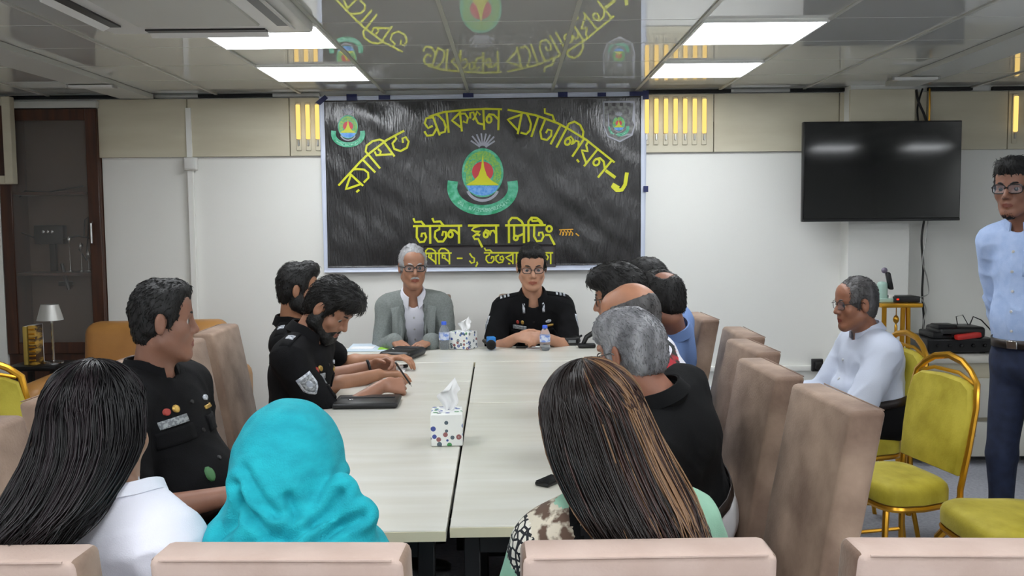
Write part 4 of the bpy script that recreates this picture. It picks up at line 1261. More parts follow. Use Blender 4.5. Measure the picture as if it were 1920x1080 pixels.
def skin_mat(name, rgb):
    m = mat(name, rgb, .48, rgb2=tuple(int(c * .9) for c in rgb), nscale=14, bump=.06, bscale=300, lo=.3, hi=.7)
    b = m.node_tree.nodes['Principled BSDF']
    b.inputs['Subsurface Weight'].default_value = .06
    b.inputs['Subsurface Radius'].default_value = (.02, .008, .004)
    b.inputs['Subsurface Scale'].default_value = .3
    return m
SKIN = {}
def skin(rgb):
    if rgb not in SKIN:
        SKIN[rgb] = (skin_mat('skin_tone', rgb), skin_mat('lip_tone', (int(rgb[0] * .86), int(rgb[1] * .66), int(rgb[2] * .66))))
    return SKIN[rgb]
def hair_mat(name, rgb, rgb2, rough=.45, nscale=40, stretch=(1, 1, .15)):
    return mat(name, rgb, rough, rgb2=rgb2, nscale=nscale, stretch=stretch, lo=.35, hi=.75, bump=.5, bscale=220, bstretch=(1, 1, .2))
M['hair_black'] = hair_mat('black_hair', (8, 7, 7), (17, 15, 15), .6)
M['hair_grey'] = hair_mat('grey_hair', (104, 104, 108), (176, 176, 180), .6, 22)
M['hair_silver'] = hair_mat('silver_hair', (150, 150, 152), (196, 196, 198), .6, 26)
M['hair_salt'] = hair_mat('salt_and_pepper_hair', (58, 56, 56), (108, 106, 106), .6, 30)
M['eye_white'] = mat('eye_white', (178, 170, 164), .25)
M['iris'] = mat('dark_iris', (26, 16, 12), .15)
M['lens'] = mat('spectacle_lens', (210, 220, 235), .04, alpha=.05, spec=.4)
M['frame_black'] = mat('black_spectacle_frame', (14, 14, 15), .3)
M['trouser_black'] = mat('black_trouser_cloth', (11, 11, 13), .9, bump=.3, bscale=500, spec=.2)
M['shoe'] = mat('black_shoe_leather', (18, 17, 17), .3)
M['belt'] = mat('dark_belt_leather', (34, 24, 20), .4)
M['uniform'] = mat('black_uniform_cloth', (9, 9, 11), .9, rgb2=(15, 15, 18), nscale=20, bump=.35, bscale=420, spec=.25)
M['badge_white'] = mat('white_badge_thread', (206, 210, 216), .7, rgb2=(150, 156, 166), nscale=70, lo=.45, hi=.55)
M['badge_grey'] = mat('grey_badge_thread', (112, 116, 120), .7, rgb2=(160, 164, 166), nscale=120, lo=.45, hi=.55)
M['badge_red'] = mat('red_badge', (168, 60, 50), .5)
M['badge_gold'] = mat('gold_badge', (196, 160, 84), .35, .6)
M['badge_green'] = mat('green_badge', (70, 120, 74), .5)
M['pink'] = mat('pink_thread', (226, 70, 150), .6)
M['watch'] = mat('dark_watch_strap', (48, 50, 54), .35, .4)

def head_frame(yaw, pitch, roll):
    f = facing(yaw); up = np.array((0, 0, 1.0)); l = np.cross(up, f)
    p = math.radians(pitch)                       # + = chin down
    f2 = f * math.cos(p) - up * math.sin(p); u2 = up * math.cos(p) + f * math.sin(p)
    r = math.radians(roll)                        # + = head tips to its own left
    l2 = rot_about(l, f2, r); u2 = rot_about(u2, f2, r)
    return np.stack([l2, f2, u2], 1)              # columns: left, forward, up

def build_head(fd, H, R, s, wide=1.0, jaw=1.0, deep=1.0):
    T = lambda x, y, z: H + R @ (np.array((x * wide, y * deep, z)) * s)
    E = lambda c, r, k=.02, op='u', Rx=None: fd.ell(T(*c), np.array((r[0] * wide, r[1] * deep, r[2])) * s, R if Rx is None else R @ Rx, k * s, op)
    C = lambda a, b, ra, rb=None, k=.015, op='u': fd.cap(T(*a), T(*b), ra * s, None if rb is None else rb * s, k * s, op)
    E((0, -.014, .032), (.075, .097, .086))
    E((0, .03, -.042), (.058 * jaw, .060, .074), .03)
    E((0, .060, .044), (.057, .031, .044), .03)
    for x in (-1, 1):
        C((x * .054 * jaw, -.002, -.060), (x * .022 * jaw, .066, -.102), .018, .016, .03)
        C((x * .014, .083, .019), (x * .044, .068, .018), .0105, .009, .016)       # brow
        E((x * .041, .058, -.028), (.023, .022, .022), .025)                        # cheek bone
    E((0, .074, -.106), (.022, .018, .017), .025)
    for x in (-1, 1):
        E((x * .032, .094, -.003), (.019, .016, .011), .012, 'c')                   # eye hollow
        C((x * .018, .0800, .0058), (x * .043, .0740, .0038), .0045, .004, .006)       # upper lid
        C((x * .020, .0770, -.0125), (x * .042, .0720, -.0115), .0042, .004, .006)
    C((0, .087, .008), (0, .108, -.032), .0085, .0115, .012)                        # nose
    for x in (-1, 1): E((x * .0125, .094, -.037), (.0085, .011, .008), .008)
    E((0, .078, -.062), (.030, .016, .018), .02)
    C((-.021, .083, -.067), (0, .0925, -.0645), .0055, .0065, .006); C((.021, .083, -.067), (0, .0925, -.0645), .0055, .0065, .006)
    C((-.018, .083, -.0745), (0, .0915, -.0775), .0055, .007, .006); C((.018, .083, -.0745), (0, .0915, -.0775), .0055, .007, .006)
    for x in (-1, 1):
        t = .25 * x
        Rx = np.array([[math.cos(t), -math.sin(t), 0], [math.sin(t), math.cos(t), 0], [0, 0, 1.0]])
        E((x * .079, -.012, -.006), (.0075, .019, .032), .006, 'u', Rx)
        E((x * .087, -.006, -.002), (.006, .009, .016), .005, 'c', Rx)

HAIR_CUTS = {}
def build_hair(H, R, s, style, wide=1.0, top=.012, side=.006, jaw=1.0, crown=None, deep=1.0):
    r = .16 * s
    h = .0042
    ax = [np.arange(c - r, c + r, h) for c in H]
    fd = Field(*ax)
    T = lambda x, y, z: H + R @ (np.array((x * wide, y * deep, z)) * s)
    E = lambda c, rr, k=.02, op='u': fd.ell(T(*c), np.array((rr[0] * wide, rr[1] * deep, rr[2])) * s, R, k * s, op)
    E((0, -.014, .032), (.075 + side, .097 + side, .086 + top), .01)
    if style in ('short', 'quiff', 'thick', 'balding', 'fringe', 'receding'):
        E((0, -.04, -.02), (.065 + side, .062 + side, .072), .02)                      # nape
        for x in (-1, 1): fd.cap(T(x * .070, .026, .03), T(x * .0735, .017, -.018), .008 * s, .0055 * s, .012 * s)   # sideburn
    if style in ('short', 'quiff', 'thick'):
        for x in (-1, 1): E((x * .052, .032, .062), (.022, .030, .032), .02)
    if style in ('short', 'quiff', 'thick'): E((0, .046, .086), (.062, .050, .036), .02)
    if style == 'quiff': E((0, .062, .100), (.055, .042, .030), .03)
    if style == 'thick': E((0, .03, .085), (.074, .088, .052), .03); E((0, .085, .072), (.052, .035, .032), .03)
    # face kept free
    E((0, .120, -.014), (.076, .062, .074 if style != 'receding' else .105), .012, 'c')
    E((0, .075, -.085), (.10, .085, .085), .010, 'c')
    for x in (-1, 1): E((x * .088, -.006, -.010), (.026, .024, .036), .006, 'c')      # ear
    E((0, -.03, -.138), (.12, .14, .074), .012, 'c')
    for x in (-1, 1): E((x * .098, -.05, -.075), (.045, .065, .050), .015, 'c')
    for x in (-1, 1): E((x * .085, .012, -.062), (.045, .050, .040), .010, 'c')
    if crown: E((crown, -.062, .120), (.050, .050, .036), .012, 'c')
    if style == 'balding': E((0, .03, .115), (.095, .135, .085), .01, 'c')
    if style == 'crown': pass
    V, Q = fd.surface()
    if len(V) == 0: return None
    V = smooth_verts(V, Q, 1)
    N = normals(V, Q)
    loc = (V - H) @ R / s
    comb = np.stack([loc[:, 0] * 1.0, loc[:, 1] * .35, loc[:, 2] * .35], 1)
    V = V + N * (.0028 * s * vnoise(comb, 95, 3) + .002 * vnoise(loc, 40, 5))[:, None]
    return V, Q

def strands(V, Q, H, R, n, length, rad, seed=1, lift=.25, back=1.0, spread=.35):
    """short locks lying on a hair surface, as thin wedges"""
    rng = np.random.default_rng(seed)
    N = normals(V, Q)
    i = rng.integers(0, len(V), n)
    p, nn = V[i], N[i]
    loc = (p - H) @ R
    down = -R[:, 2][None, :] * 1.0 - R[:, 1][None, :] * back * np.clip(loc[:, 2:3] * 12, 0, 1.2)
    d = down + rng.normal(0, spread, (n, 3))
    d -= nn * (d * nn).sum(1)[:, None]
    d /= np.linalg.norm(d, axis=1)[:, None] + 1e-9
    sd = np.cross(nn, d)
    L = length * rng.uniform(.6, 1.3, n)[:, None]
    w = rad * rng.uniform(.7, 1.4, n)[:, None]
    p0 = p - nn * w * .6
    p1 = p0 + d * L * .5 + nn * (L * lift * .5 + w * .9)
    p2 = p0 + d * L + nn * (L * lift * .35)
    vs = np.stack([p0 - sd * w, p0 + sd * w, p1 - sd * w * .8, p1 + sd * w * .8, p1 - nn * w, p2], 1).reshape(-1, 3)
    b = np.arange(n)[:, None] * 6
    tri = np.concatenate([b + np.array(t) for t in ((0, 1, 3), (0, 3, 2), (2, 3, 5), (0, 2, 4), (1, 4, 3), (2, 5, 4), (3, 4, 5))])
    return vs, tri

def hand_geo(fd, wrist, d, palm, side, s=1.0, curl=.6, thumb=.5, spread=.12, extra=None):
    """d: wrist to knuckles, palm: way the palm faces, side: +1 when the thumb lies along palm x d"""
    d = unit(d); palm = np.array(palm, float); palm = unit(palm - d * (palm @ d)); t = np.cross(palm, d) * side
    w = np.array(wrist, float)
    kn = w + d * .088 * s
    # palm as flattened web of capsules
    offs = [.030, .010, -.010, -.028]
    for o in offs:
        fd.cap(w + t * o * .55 * s + d * .012 * s, kn + t * o * s - d * (.004 * abs(o) / .03) * s, .0125 * s, .0115 * s, .012 * s)
    fd.cap(w + t * .018 * s + d * .02 * s + palm * .006 * s, w + t * .034 * s + d * .045 * s + palm * .006 * s, .013 * s, .012 * s, .012 * s)
    tips = []
    lens = [(.042, .026, .021), (.046, .029, .022), (.042, .027, .021), (.033, .021, .018)]
    for o, ls, sp, j in zip(offs, lens, (1, .3, -.3, -1), range(4)):
        p = kn + t * o * s
        dir_ = unit(d + t * sp * spread)
        ang = 0
        cv = curl[j] if isinstance(curl, (list, tuple)) else curl * (1 + .08 * j)
        for q, (l, a) in enumerate(zip(ls, (cv * .9, cv * 1.15, cv * .7))):
            ang += a
            dd = dir_ * math.cos(ang) + palm * math.sin(ang)
            p2 = p + dd * l * s
            fd.cap(p, p2, (.0092 - .0008 * q) * s, (.0086 - .0010 * q) * s, .0035 * s)
            p = p2
        tips.append(p)
    p = w + t * .030 * s + d * .030 * s
    dd = unit(d * .75 + t * (.85 - .75 * thumb) + palm * (.25 + .5 * thumb))
    p2 = p + dd * .042 * s
    fd.cap(p, p2, .0120 * s, .0098 * s, .008 * s)
    dd2 = unit(dd + d * .35 - t * .45 * thumb + palm * .2 * thumb)
    p3 = p2 + dd2 * .030 * s
    fd.cap(p2, p3, .0095 * s, .0078 * s, .004 * s)
    return tips

def ik(S, Wr, l1, l2, hint):
    S, Wr = np.array(S, float), np.array(Wr, float)
    v = Wr - S; D = np.linalg.norm(v)
    if D > (l1 + l2) * .999:
        k = D / ((l1 + l2) * .999); l1 *= k; l2 *= k
    D = min(D, (l1 + l2) * .9995)
    a = (l1 * l1 - l2 * l2 + D * D) / (2 * D)
    h = math.sqrt(max(l1 * l1 - a * a, 0))
    u = unit(v); hint = np.array(hint, float); hp = unit(hint - u * (hint @ u))
    return S + u * a + hp * h

def patch(bvh, c, d, up, w, h, n=5, off=.002, shape=None, mi=None):
    """small sewn-on piece that follows the cloth: grid shot along d onto the cloth mesh"""
    c, d, up = np.array(c, float), unit(d), np.array(up, float)
    up = unit(up - d * (up @ d)); sd = np.cross(d, up)
    vs, ok = [], True
    for j in range(n + 1):
        for i in range(n + 1):
            u, v = i / n - .5, j / n - .5
            if shape == 'shield': u *= 1.0 if v > -.1 else max(.12, 1 - ((-.1 - v) / .42) ** 1.6)
            if shape == 'oval': u *= math.sqrt(max(.02, 1 - (2 * v) ** 2))
            o = c + sd * u * w + up * v * h
            hit = bvh.ray_cast(Vector(o - d * .12), Vector(d), .3)
            if hit[0] is None: vs.append(None)
            else: vs.append(np.array(hit[0]) - d * off)
    good = [v for v in vs if v is not None]
    if len(good) < len(vs) * .5: return None
    m = np.mean(good, 0)
    for k, v in enumerate(vs):
        if v is None:
            j, i = divmod(k, n + 1); u, v2 = i / n - .5, j / n - .5
            vs[k] = c + sd * u * w + up * v2 * h + d * ((m - c) @ d)
    fs = []
    for j in range(n):
        for i in range(n): a = j * (n + 1) + i; fs.append((a, a + 1, a + n + 2, a + n + 1))
    # rim for thickness
    n0 = len(vs)
    rim = list(range(n + 1)) + [j * (n + 1) + n for j in range(1, n + 1)] + [n * (n + 1) + i for i in range(n - 1, -1, -1)] + [j * (n + 1) for j in range(n - 1, 0, -1)]
    for r in rim: vs.append(vs[r] + d * (off + .002))
    k = len(rim)
    for i in range(k): fs.append((rim[i], n0 + i, n0 + (i + 1) % k, rim[(i + 1) % k]))
    return vs, fs
# ---------------------------------------------------------------- one person
class Person:
    def __init__(s, label, H, yaw, hip, neck=None, hyaw=None, hpitch=0, hroll=0, hs=1.0, wide=1.0, jaw=1.0, syaw=None, skin_rgb=(150, 106, 82),
                 sh=.17, girth=1.0, belly=0.0, female=False, standing=False, arms=None, fine_face=True, group=None, drop=.062, deep=.95):
        s.drop = drop; s.deep = deep
        s.label = label
        s.H = np.array(H, float); s.hs = hs; s.yaw = yaw
        s.R = head_frame(yaw if hyaw is None else hyaw, hpitch, hroll)
        s.P = np.array(hip, float)
        s.f = facing(yaw if syaw is None else syaw); s.l = np.cross((0, 0, 1.0), s.f)
        s.N = np.array(neck, float) if neck is not None else s.H - s.R[:, 1] * .03 * hs - np.array((0, 0, .165 * hs)) - s.f * .02
        s.u = unit(s.N - s.P); s.L = np.linalg.norm(s.N - s.P)
        s.fc = unit(s.f - s.u * (s.f @ s.u)); s.lc = np.cross(s.u, s.fc)
        s.fp = facing(yaw); s.lp = np.cross((0, 0, 1.0), s.fp)
        s.sh, s.girth, s.belly, s.female = sh, girth, belly, female
        s.wide, s.jaw = wide, jaw
        s.skin_rgb = skin_rgb
        s.standing = standing
        s.arms = arms or {}
        s.fine = fine_face
        base = (s.P[0], s.P[1], 0)
        s.root = root('person', base, label, 'person', group)
        s.o = np.array(base)
        s.elb, s.wri, s.sho = {}, {}, {}
        for sd, k in ((1, 'L'), (-1, 'R')):
            S = s.N - s.u * s.drop + s.lc * sd * (s.sh) + s.fc * .005
            s.sho[k] = S
            a = s.arms.get(k)
            if a is None: a = dict(w=S - np.array((0, 0, .44)) + s.fc * .22 - s.lc * sd * .03)
            Wt = np.array(a['w'], float)
            hint = a.get('hint', -s.fc * .6 + s.lc * sd * .7 - np.array((0, 0, .6)))
            s.wri[k] = Wt
            s.elb[k] = ik(S, Wt, a.get('l1', .285), a.get('l2', .255), hint)
    def part(s, name, V, Q, mats, parent=None, label=None):
        if isinstance(V, bpy.types.Mesh): me = V
        else: me = np_mesh(name, np.asarray(V) - s.o, np.asarray(Q))
        p = s.root if parent is None else parent
        o = link(name, me, mats, p)
        if label: o['label'] = label
        return o
    def torso(s, fd, g, k=.05, hips=True):
        """trunk shapes; g = thickness added"""
        P, u, f, l, L = s.P, s.u, s.fc, s.lc, s.L
        B = np.stack([l, f, u], 1)
        w = s.girth
        sx = s.sh / .17
        if hips: fd.ell(P + u * .0, ((.155 if not s.female else .165) * w + g, .115 * w + g, .12 + g), B, k)
        fd.ell(P + u * L * .32 + f * (.015 + s.belly * .5), ((.142 if not s.female else .125) * w + g, .105 * w + s.belly * .6 + g, L * .30), B, k)
        fd.ell(P + u * L * .66, (.152 * w * sx + g, .108 * w + g, L * .30 + g), B, k)
        if s.female:
            for sd in (-1, 1): fd.ell(P + u * L * .62 + f * .09 + l * sd * .07, (.062 + g, .055 + g, .06 + g), B, .04)
        fd.cap(s.sho['L'] - l * .05, s.sho['R'] + l * .05, .058 + g, .058 + g, k)
        for sd in (-1, 1):
            fd.cap(s.N - u * .015 + l * sd * .035, s.N - u * .055 + l * sd * (s.sh - .03), .038 + g, .042 + g, .045)
    def body(s, hands=True):
        """skin: head, neck, trunk, arms and hands as one surface"""
        pts = [s.H, s.P, s.N]
        for k in 'LR': pts += [s.sho[k], s.elb[k], s.wri[k]]
        pts = np.array(pts)
        lo, hi = pts.min(0) - .22, pts.max(0) + .22
        hr = .135 * s.hs
        ff = .0032 if s.fine else .0042
        zones = [[], [], []]
        for q in range(3):
            zones[q].append((s.H[q] - hr, s.H[q] + hr, ff))
            if hands:
                for k in 'LR':
                    if s.arms.get(k, {}).get('hide'): continue
                    c = s.wri[k] + unit(s.arms[k].get('d', s.wri[k] - s.elb[k])) * .08 if k in s.arms else s.wri[k]
                    zones[q].append((c[q] - .105, c[q] + .105, .0042))
        fd = Field(*[axis(lo[q], hi[q], .011, zones[q]) for q in range(3)])
        build_head(fd, s.H, s.R, s.hs, s.wide, s.jaw, s.deep)
        nk = s.H + s.R @ (np.array((0, -.022, -.075)) * s.hs)
        fd.cap(nk, s.N - s.u * .03, .053 * s.hs * (1 if not s.female else .88), .062 * s.hs * (1 if not s.female else .88), .03)
        s.torso(fd, -.016)
        for sd, k in ((1, 'L'), (-1, 'R')):
            S, E_, Wt = s.sho[k], s.elb[k], s.wri[k]
            a = s.arms.get(k, {})
            t = .9 if s.female else 1.0
            fd.cap(S, E_, .046 * t, .038 * t, .03)
            m = E_ + (Wt - E_) * .3
            fd.cap(E_, m, .037 * t, .040 * t, .02); fd.cap(m, Wt, .040 * t, .026 * t, .02)
            if hands and not a.get('hide'):
                hand_geo(fd, Wt, a.get('d', Wt - E_), a.get('palm', (0, 0, -1)), a.get('side', sd), .98 * t, a.get('curl', .45), a.get('thumb', .4), a.get('spread', .12))
        V, Q = fd.surface()
        V = smooth_verts(V, Q, 1, .35)
        me = np_mesh('body', V - s.o, Q)
        loc = (V - s.H) @ s.R / s.hs / np.array((s.wide, s.deep, 1.0))
        lips = (np.abs(loc[:, 0]) < .0235) & (loc[:, 1] > .080) & (np.abs(loc[:, 2] + .071) < .0115 - .22 * np.abs(loc[:, 0])) 
        fl = lips[Q].sum(1) >= 3
        mats = skin(s.skin_rgb)
        o = s.part('body', me, None, list(mats))
        me.polygons.foreach_set('material_index', fl.astype(np.int32))
        s.bodymesh = o
        return o
    def hp(s, x, y, z): return s.H + s.R @ (np.array((x * s.wide, y * s.deep, z)) * s.hs)
    def eyes(s, brow='hair_black', lookdown=0.0):
        for x in (-1, 1):
            c = s.hp(x * .0315, .0712, -.0030); r = .0128 * s.hs
            b = MB(); b.sphere((0, 0, 0), r, 16, 12)
            R3 = Matrix([list(row) for row in s.R])
            ld = Matrix.Rotation(-lookdown, 3, 'X')
            for v in b.bm.verts: v.co = Matrix.Rotation(-math.pi / 2, 3, 'X') @ v.co
            me = b.mesh('eye')
            me.materials.clear()
            o = link('eye', me, [M['eye_white'], M['iris']], s.root)
            idx = [1 if p.center.y > r * .66 else 0 for p in me.polygons]
            me.polygons.foreach_set('material_index', idx)
            o.matrix_local = Matrix.Translation(Vector(c - s.o)) @ (R3 @ ld).to_4x4()
        for x in (-1, 1):
            b = MB()
            pts = [s.hp(x * u, y, z) - s.o for u, y, z in ((.013, .0950, .0190), (.026, .0930, .0235), (.038, .0855, .0240), (.049, .0755, .018))]
            b.tube(pts, [.0035 * s.hs, .0046 * s.hs, .004 * s.hs, .002 * s.hs], 6)
            b.build('eyebrow', M[brow], s.root)
    def hair(s, style, m='hair_black', top=.012, side=.006, locks=1200, length=.03, lift=.25, rad=.0016, spread=.35, label=None, crown=None):
        r = build_hair(s.H, s.R, s.hs, style, s.wide, top, side, 1.0, crown, s.deep)
        V, Q = r
        o = s.part('hair', V, Q, M[m], label=label)
        if locks:
            vs, tri = strands(V, Q, s.H, s.R, locks, length, rad, seed=len(bpy.data.objects), lift=lift, spread=spread)
            l = s.part('hair_strands', vs, tri, M[m], o); l['kind'] = 'stuff'
        return o
    def beard(s, m='hair_black', full=True, goatee=False, thick=.006):
        h = .0036
        c = s.hp(0, .04, -.07)
        fd = Field(*[np.arange(c[q] - .11, c[q] + .11, h) for q in range(3)])
        E = lambda cc, rr, k=.01, op='u': fd.ell(s.hp(*cc), np.array((rr[0] * s.wide, rr[1] * s.deep, rr[2])) * s.hs, s.R, k * s.hs, op)
        C = lambda a, b, ra, rb=None, k=.015, op='u': fd.cap(s.hp(*a), s.hp(*b), ra * s.hs, None if rb is None else rb * s.hs, k * s.hs, op)
        t = thick
        if not goatee:
            for x in (-1, 1):
                C((x * .056 * s.jaw, .0, -.045), (x * .055 * s.jaw, -.002, -.064), .017 + t + .005, .0185 + t + .007)
                C((x * .054 * s.jaw, -.002, -.064), (x * .022, .066, -.104), .0185 + t + .007, .017 + t + .006)
                C((x * .07, .012, -.012), (x * .064, .006, -.05), .004 + t * .4, .010 + t)
        E((0, .070, -.108), (.026 + t, .020 + t, .019 + t), .02)
        if goatee:
            E((0, .094, -.062), (.03, .03, .022), .003, 'c')
        else:
          for x in (-1, 1): C((x * .028, .078, -.070), (x * .024, .072, -.10), .009 + t * .5, .010 + t)
          C((-.026, .084, -.060), (0, .0925, -.0555), .0055 + t * .35, None, .008); C((.026, .084, -.060), (0, .0925, -.0555), .0055 + t * .35, None, .008)
        E((0, .094, -.0715), (.019, .016, .0085), .003, 'c')
        V, Q = fd.surface()
        V = smooth_verts(V, Q, 1); N = normals(V, Q)
        V = V + N * (.0016 * vnoise(V, 180, 2))[:, None]
        o = s.part('beard', V, Q, M[m])
        vs, tri = strands(V, Q, s.H, s.R, 500, .012, .0011, seed=5, lift=.3, back=0)
        l = s.part('beard_strands', vs, tri, M[m], o); l['kind'] = 'stuff'
    def moustache(s, m='hair_silver'):
        b = MB()
        for x in (-1, 1):
            b.tube([s.hp(0, .0985, -.0555) - s.o, s.hp(x * .012, .0965, -.0565) - s.o, s.hp(x * .027, .086, -.0635) - s.o], [.0058 * s.hs, .0062 * s.hs, .003 * s.hs], 8)
        b.build('moustache', M[m], s.root)
    def glasses(s, m='frame_black', w=.027, h=.019, r=.0019, temples=True, lens=True):
        b = MB()
        z0 = -.002
        for x in (-1, 1):
            pts = []
            for j in range(24):
                a = 2 * math.pi * j / 24
                e = .62
                cx, cz = math.cos(a), math.sin(a)
                px_ = math.copysign(abs(cx) ** e, cx) * w; pz = math.copysign(abs(cz) ** e, cz) * h
                pts.append(s.hp(x * .033 + px_, .101 - .010 * abs(px_ + x * .033 - 0) / .06, z0 + pz) - s.o)
            b.tube(pts, r * s.hs, 6, closed=True)
            if temples:
                b.tube([s.hp(x * .061, .097, z0 + .006) - s.o, s.hp(x * .078, .06, z0 + .008) - s.o, s.hp(x * .083, .0, z0 + .010) - s.o, s.hp(x * .080, -.022, z0 - .006) - s.o], r * s.hs, 6)
        b.tube([s.hp(-.008, .103, z0 + .004) - s.o, s.hp(0, .107, z0 + .007) - s.o, s.hp(.008, .103, z0 + .004) - s.o], r * s.hs, 6)
        o = b.build('spectacles', M[m], s.root)
        if lens:
            for x in (-1, 1):
                b = MB(); pts = []
                for j in range(20):
                    a = 2 * math.pi * j / 20; cx, cz = math.cos(a), math.sin(a)
                    px_ = math.copysign(abs(cx) ** .62, cx) * w; pz = math.copysign(abs(cz) ** .62, cz) * h
                    pts.append(s.hp(x * .033 + px_, .101 - .010 * abs(px_ + x * .033) / .06, z0 + pz) - s.o)
                b.poly(pts, Vector(s.R[:, 1] * .001)); b.build('lens', M['lens'], o, smooth=False)
        return o
    def shirt(s, m, sleeve='long', g=.012, name='shirt', wr=1.0, open_front=False, hem=.0, untuck=0, cut_neck=.0, h=.0085, flare=.006, seed=0, mats=None, painter=None, extra=None, tuck=.07):
        pts = [s.P, s.N]
        for k in 'LR': pts += [s.sho[k], s.elb[k], s.wri[k]]
        pts = np.array(pts)
        lo, hi = pts.min(0) - .24, pts.max(0) + .20
        fd = Field(*[np.arange(lo[q], hi[q], h) for q in range(3)])
        s.torso(fd, g)
        if tuck is not None:
            Xg, Yg, Zg = fd.ax[0][:, None, None], fd.ax[1][None, :, None], fd.ax[2][None, None, :]
            cut = -((Xg - s.P[0]) * s.u[0] + (Yg - s.P[1]) * s.u[1] + (Zg - s.P[2]) * s.u[2] - tuck)
            np.maximum(fd.d, cut.astype(np.float32), out=fd.d)
        for sd, k in ((1, 'L'), (-1, 'R')):
            S, E_, Wt = s.sho[k], s.elb[k], s.wri[k]
            t = .92 if s.female else 1.0
            if sleeve == 'short':
                M_ = S + (E_ - S) * .80
                fd.cap(S, M_, (.050 + g) * t, (.050 + g + flare) * t, .03)
                # open cuff: cut flat
                ax_ = unit(E_ - S)
                fd.ell(M_ + ax_ * .075, (.085, .085, .07), np.stack([unit(np.cross(ax_, (0.3, 0.5, .8))), unit(np.cross(ax_, np.cross(ax_, (0.3, 0.5, .8)))), ax_], 1), .004, 'c')
            else:
                fd.cap(S, E_, (.049 + g) * t, (.044 + g) * t, .03)
                fd.cap(E_, E_ + (Wt - E_) * .93, (.044 + g) * t, (.031 + g) * t, .02)
        if extra: extra(fd)
        # neck hole
        nt = s.N + s.u * .085 + s.fc * (.045 + cut_neck)
        fd.cap(s.N - s.u * .02 + s.fc * .012, nt, .056 * s.hs, .075 * s.hs + cut_neck * .5, .01, 'c')
        if open_front:
            for t_ in np.linspace(0, 1, 9):
                c = s.N + s.fc * .12 - s.u * (.02 + t_ * (s.L - .08))
                wd = .068 * (1 - t_ * .52)
                fd.ell(c, (wd, .10, .06), np.stack([s.lc, s.fc, s.u], 1), .003, 'c')
        V, Q = fd.surface()
        V = smooth_verts(V, Q, 2, .5)
        N = normals(V, Q)
        # cloth folds: long ridges pulled along the trunk and across bent joints
        loc = (V - s.N) @ np.stack([s.lc, s.fc, s.u], 1)
        warp = vnoise(V, 5, seed + 1)[:, None] * .35
        q1 = loc * np.array((7, 7, 2.6)) + warp
        r1 = 1 - np.abs(vnoise(q1, 1.6, seed + 2)); r1 = r1 ** 3
        q2 = loc * np.array((5, 5, 13)) + warp * 2 + loc[:, :1] * 6
        r2 = (1 - np.abs(vnoise(q2, 1.2, seed + 3))) ** 4
        wst = np.clip(-loc[:, 2] / max(s.L, .1) * 1.1, .15, 1)
        near = np.zeros(len(V))
        for k in 'LR':
            near += np.exp(-(np.linalg.norm(V - s.elb[k], axis=1) / .10) ** 2) * 1.1 + np.exp(-(np.linalg.norm(V - s.sho[k] + s.u * .07, axis=1) / .11) ** 2) * .8
        V = V + N * (wr * (.007 * (r1 - .3) * (.4 + wst * .8) + .007 * (r2 - .2) * (wst * .55 + near)))[:, None]
        if sleeve == 'long' or untuck: pass
        me = np_mesh(name, V - s.o, Q)
        o = s.part(name, me, None, mats or M[m])
        if painter is not None:
            me.polygons.foreach_set('material_index', painter(V[Q].mean(1)).astype(np.int32))
        s.bvh = BVHTree.FromPolygons([Vector(v) for v in V], [tuple(int(i) for i in q) for q in Q])
        s.cloth = o
        return o
    def collar(s, m, r0=.074, r1=.062, hgt=.042, leaf=.038, gap=22, name='collar', open_=.05):
        """band round the neck with a folded-over leaf, open at the throat"""
        base = s.N + s.u * .012 + s.fc * .008
        up = unit(s.u * .85 + (s.H - s.N) / np.linalg.norm(s.H - s.N) * .4)
        f = unit(s.fc - up * (s.fc @ up)); l = np.cross(up, f)
        n = 30; vs, fs = [], []
        hs = s.hs
        for i in range(n + 1):
            a = math.radians(gap + (360 - 2 * gap) * i / n)
            d = f * math.cos(a) + l * math.sin(a)
            fr = max(0, math.cos(a))
            drop = -.030 * fr ** 2 * hs
            tip = .030 * max(0, (abs(i / n - .5) * 2 - .75) / .25)
            p0 = base + d * r0 * hs * (1 + open_ * fr) + up * (drop - .012)
            p1 = base + d * r1 * hs * (1 + open_ * fr * 1.2) + up * (hgt * hs + drop)
            p2 = base + d * (r1 + .007) * hs * (1 + open_ * fr * 1.2) + up * (hgt * hs + drop + .001)
            p3 = base + d * (r0 + .014) * hs * (1 + open_ * fr) + up * (hgt * hs - leaf * hs + drop - tip)
            p4 = base + d * (r0 + .010) * hs * (1 + open_ * fr) + up * (hgt * hs - leaf * hs + drop - tip)
            vs += [p0, p1, p2, p3, p4]
        for i in range(n):
            for j in range(4):
                a = i * 5 + j; fs.append((a, a + 1, a + 6, a + 5))
            a = i * 5
            fs.append((a + 4, a, a + 5, a + 9))
        fs.append((0, 1, 2, 3)); fs.append((n * 5 + 3, n * 5 + 2, n * 5 + 1, n * 5))
        fs.append((0, 3, 4)); fs.append((n * 5, n * 5 + 4, n * 5 + 3))
        me = rawmesh(name, [np.array(v) - s.o for v in vs], fs)
        me.set_sharp_from_angle(angle=math.radians(50))
        return link(name, me, M[m], s.root)
    def stick(s, name, c, d, up, w, h, m, shape=None, off=.002, n=5, parent=None):
        r = patch(s.bvh, c, d, up, w, h, n, off, shape)
        if r is None: return None
        vs, fs = r
        me = rawmesh(name, [np.array(v) - s.o for v in vs], fs)
        return link(name, me, M[m], s.root if parent is None else parent)
    def chest(s, x, z, w, h, m, name, shape=None, off=.003, parent=None):
        """x to the wearer's left, z down from the neck, on the front"""
        c = s.N + s.lc * x - s.u * z + s.fc * .16
        return s.stick(name, c, -s.fc, s.u, w, h, m, shape, off, parent=parent)
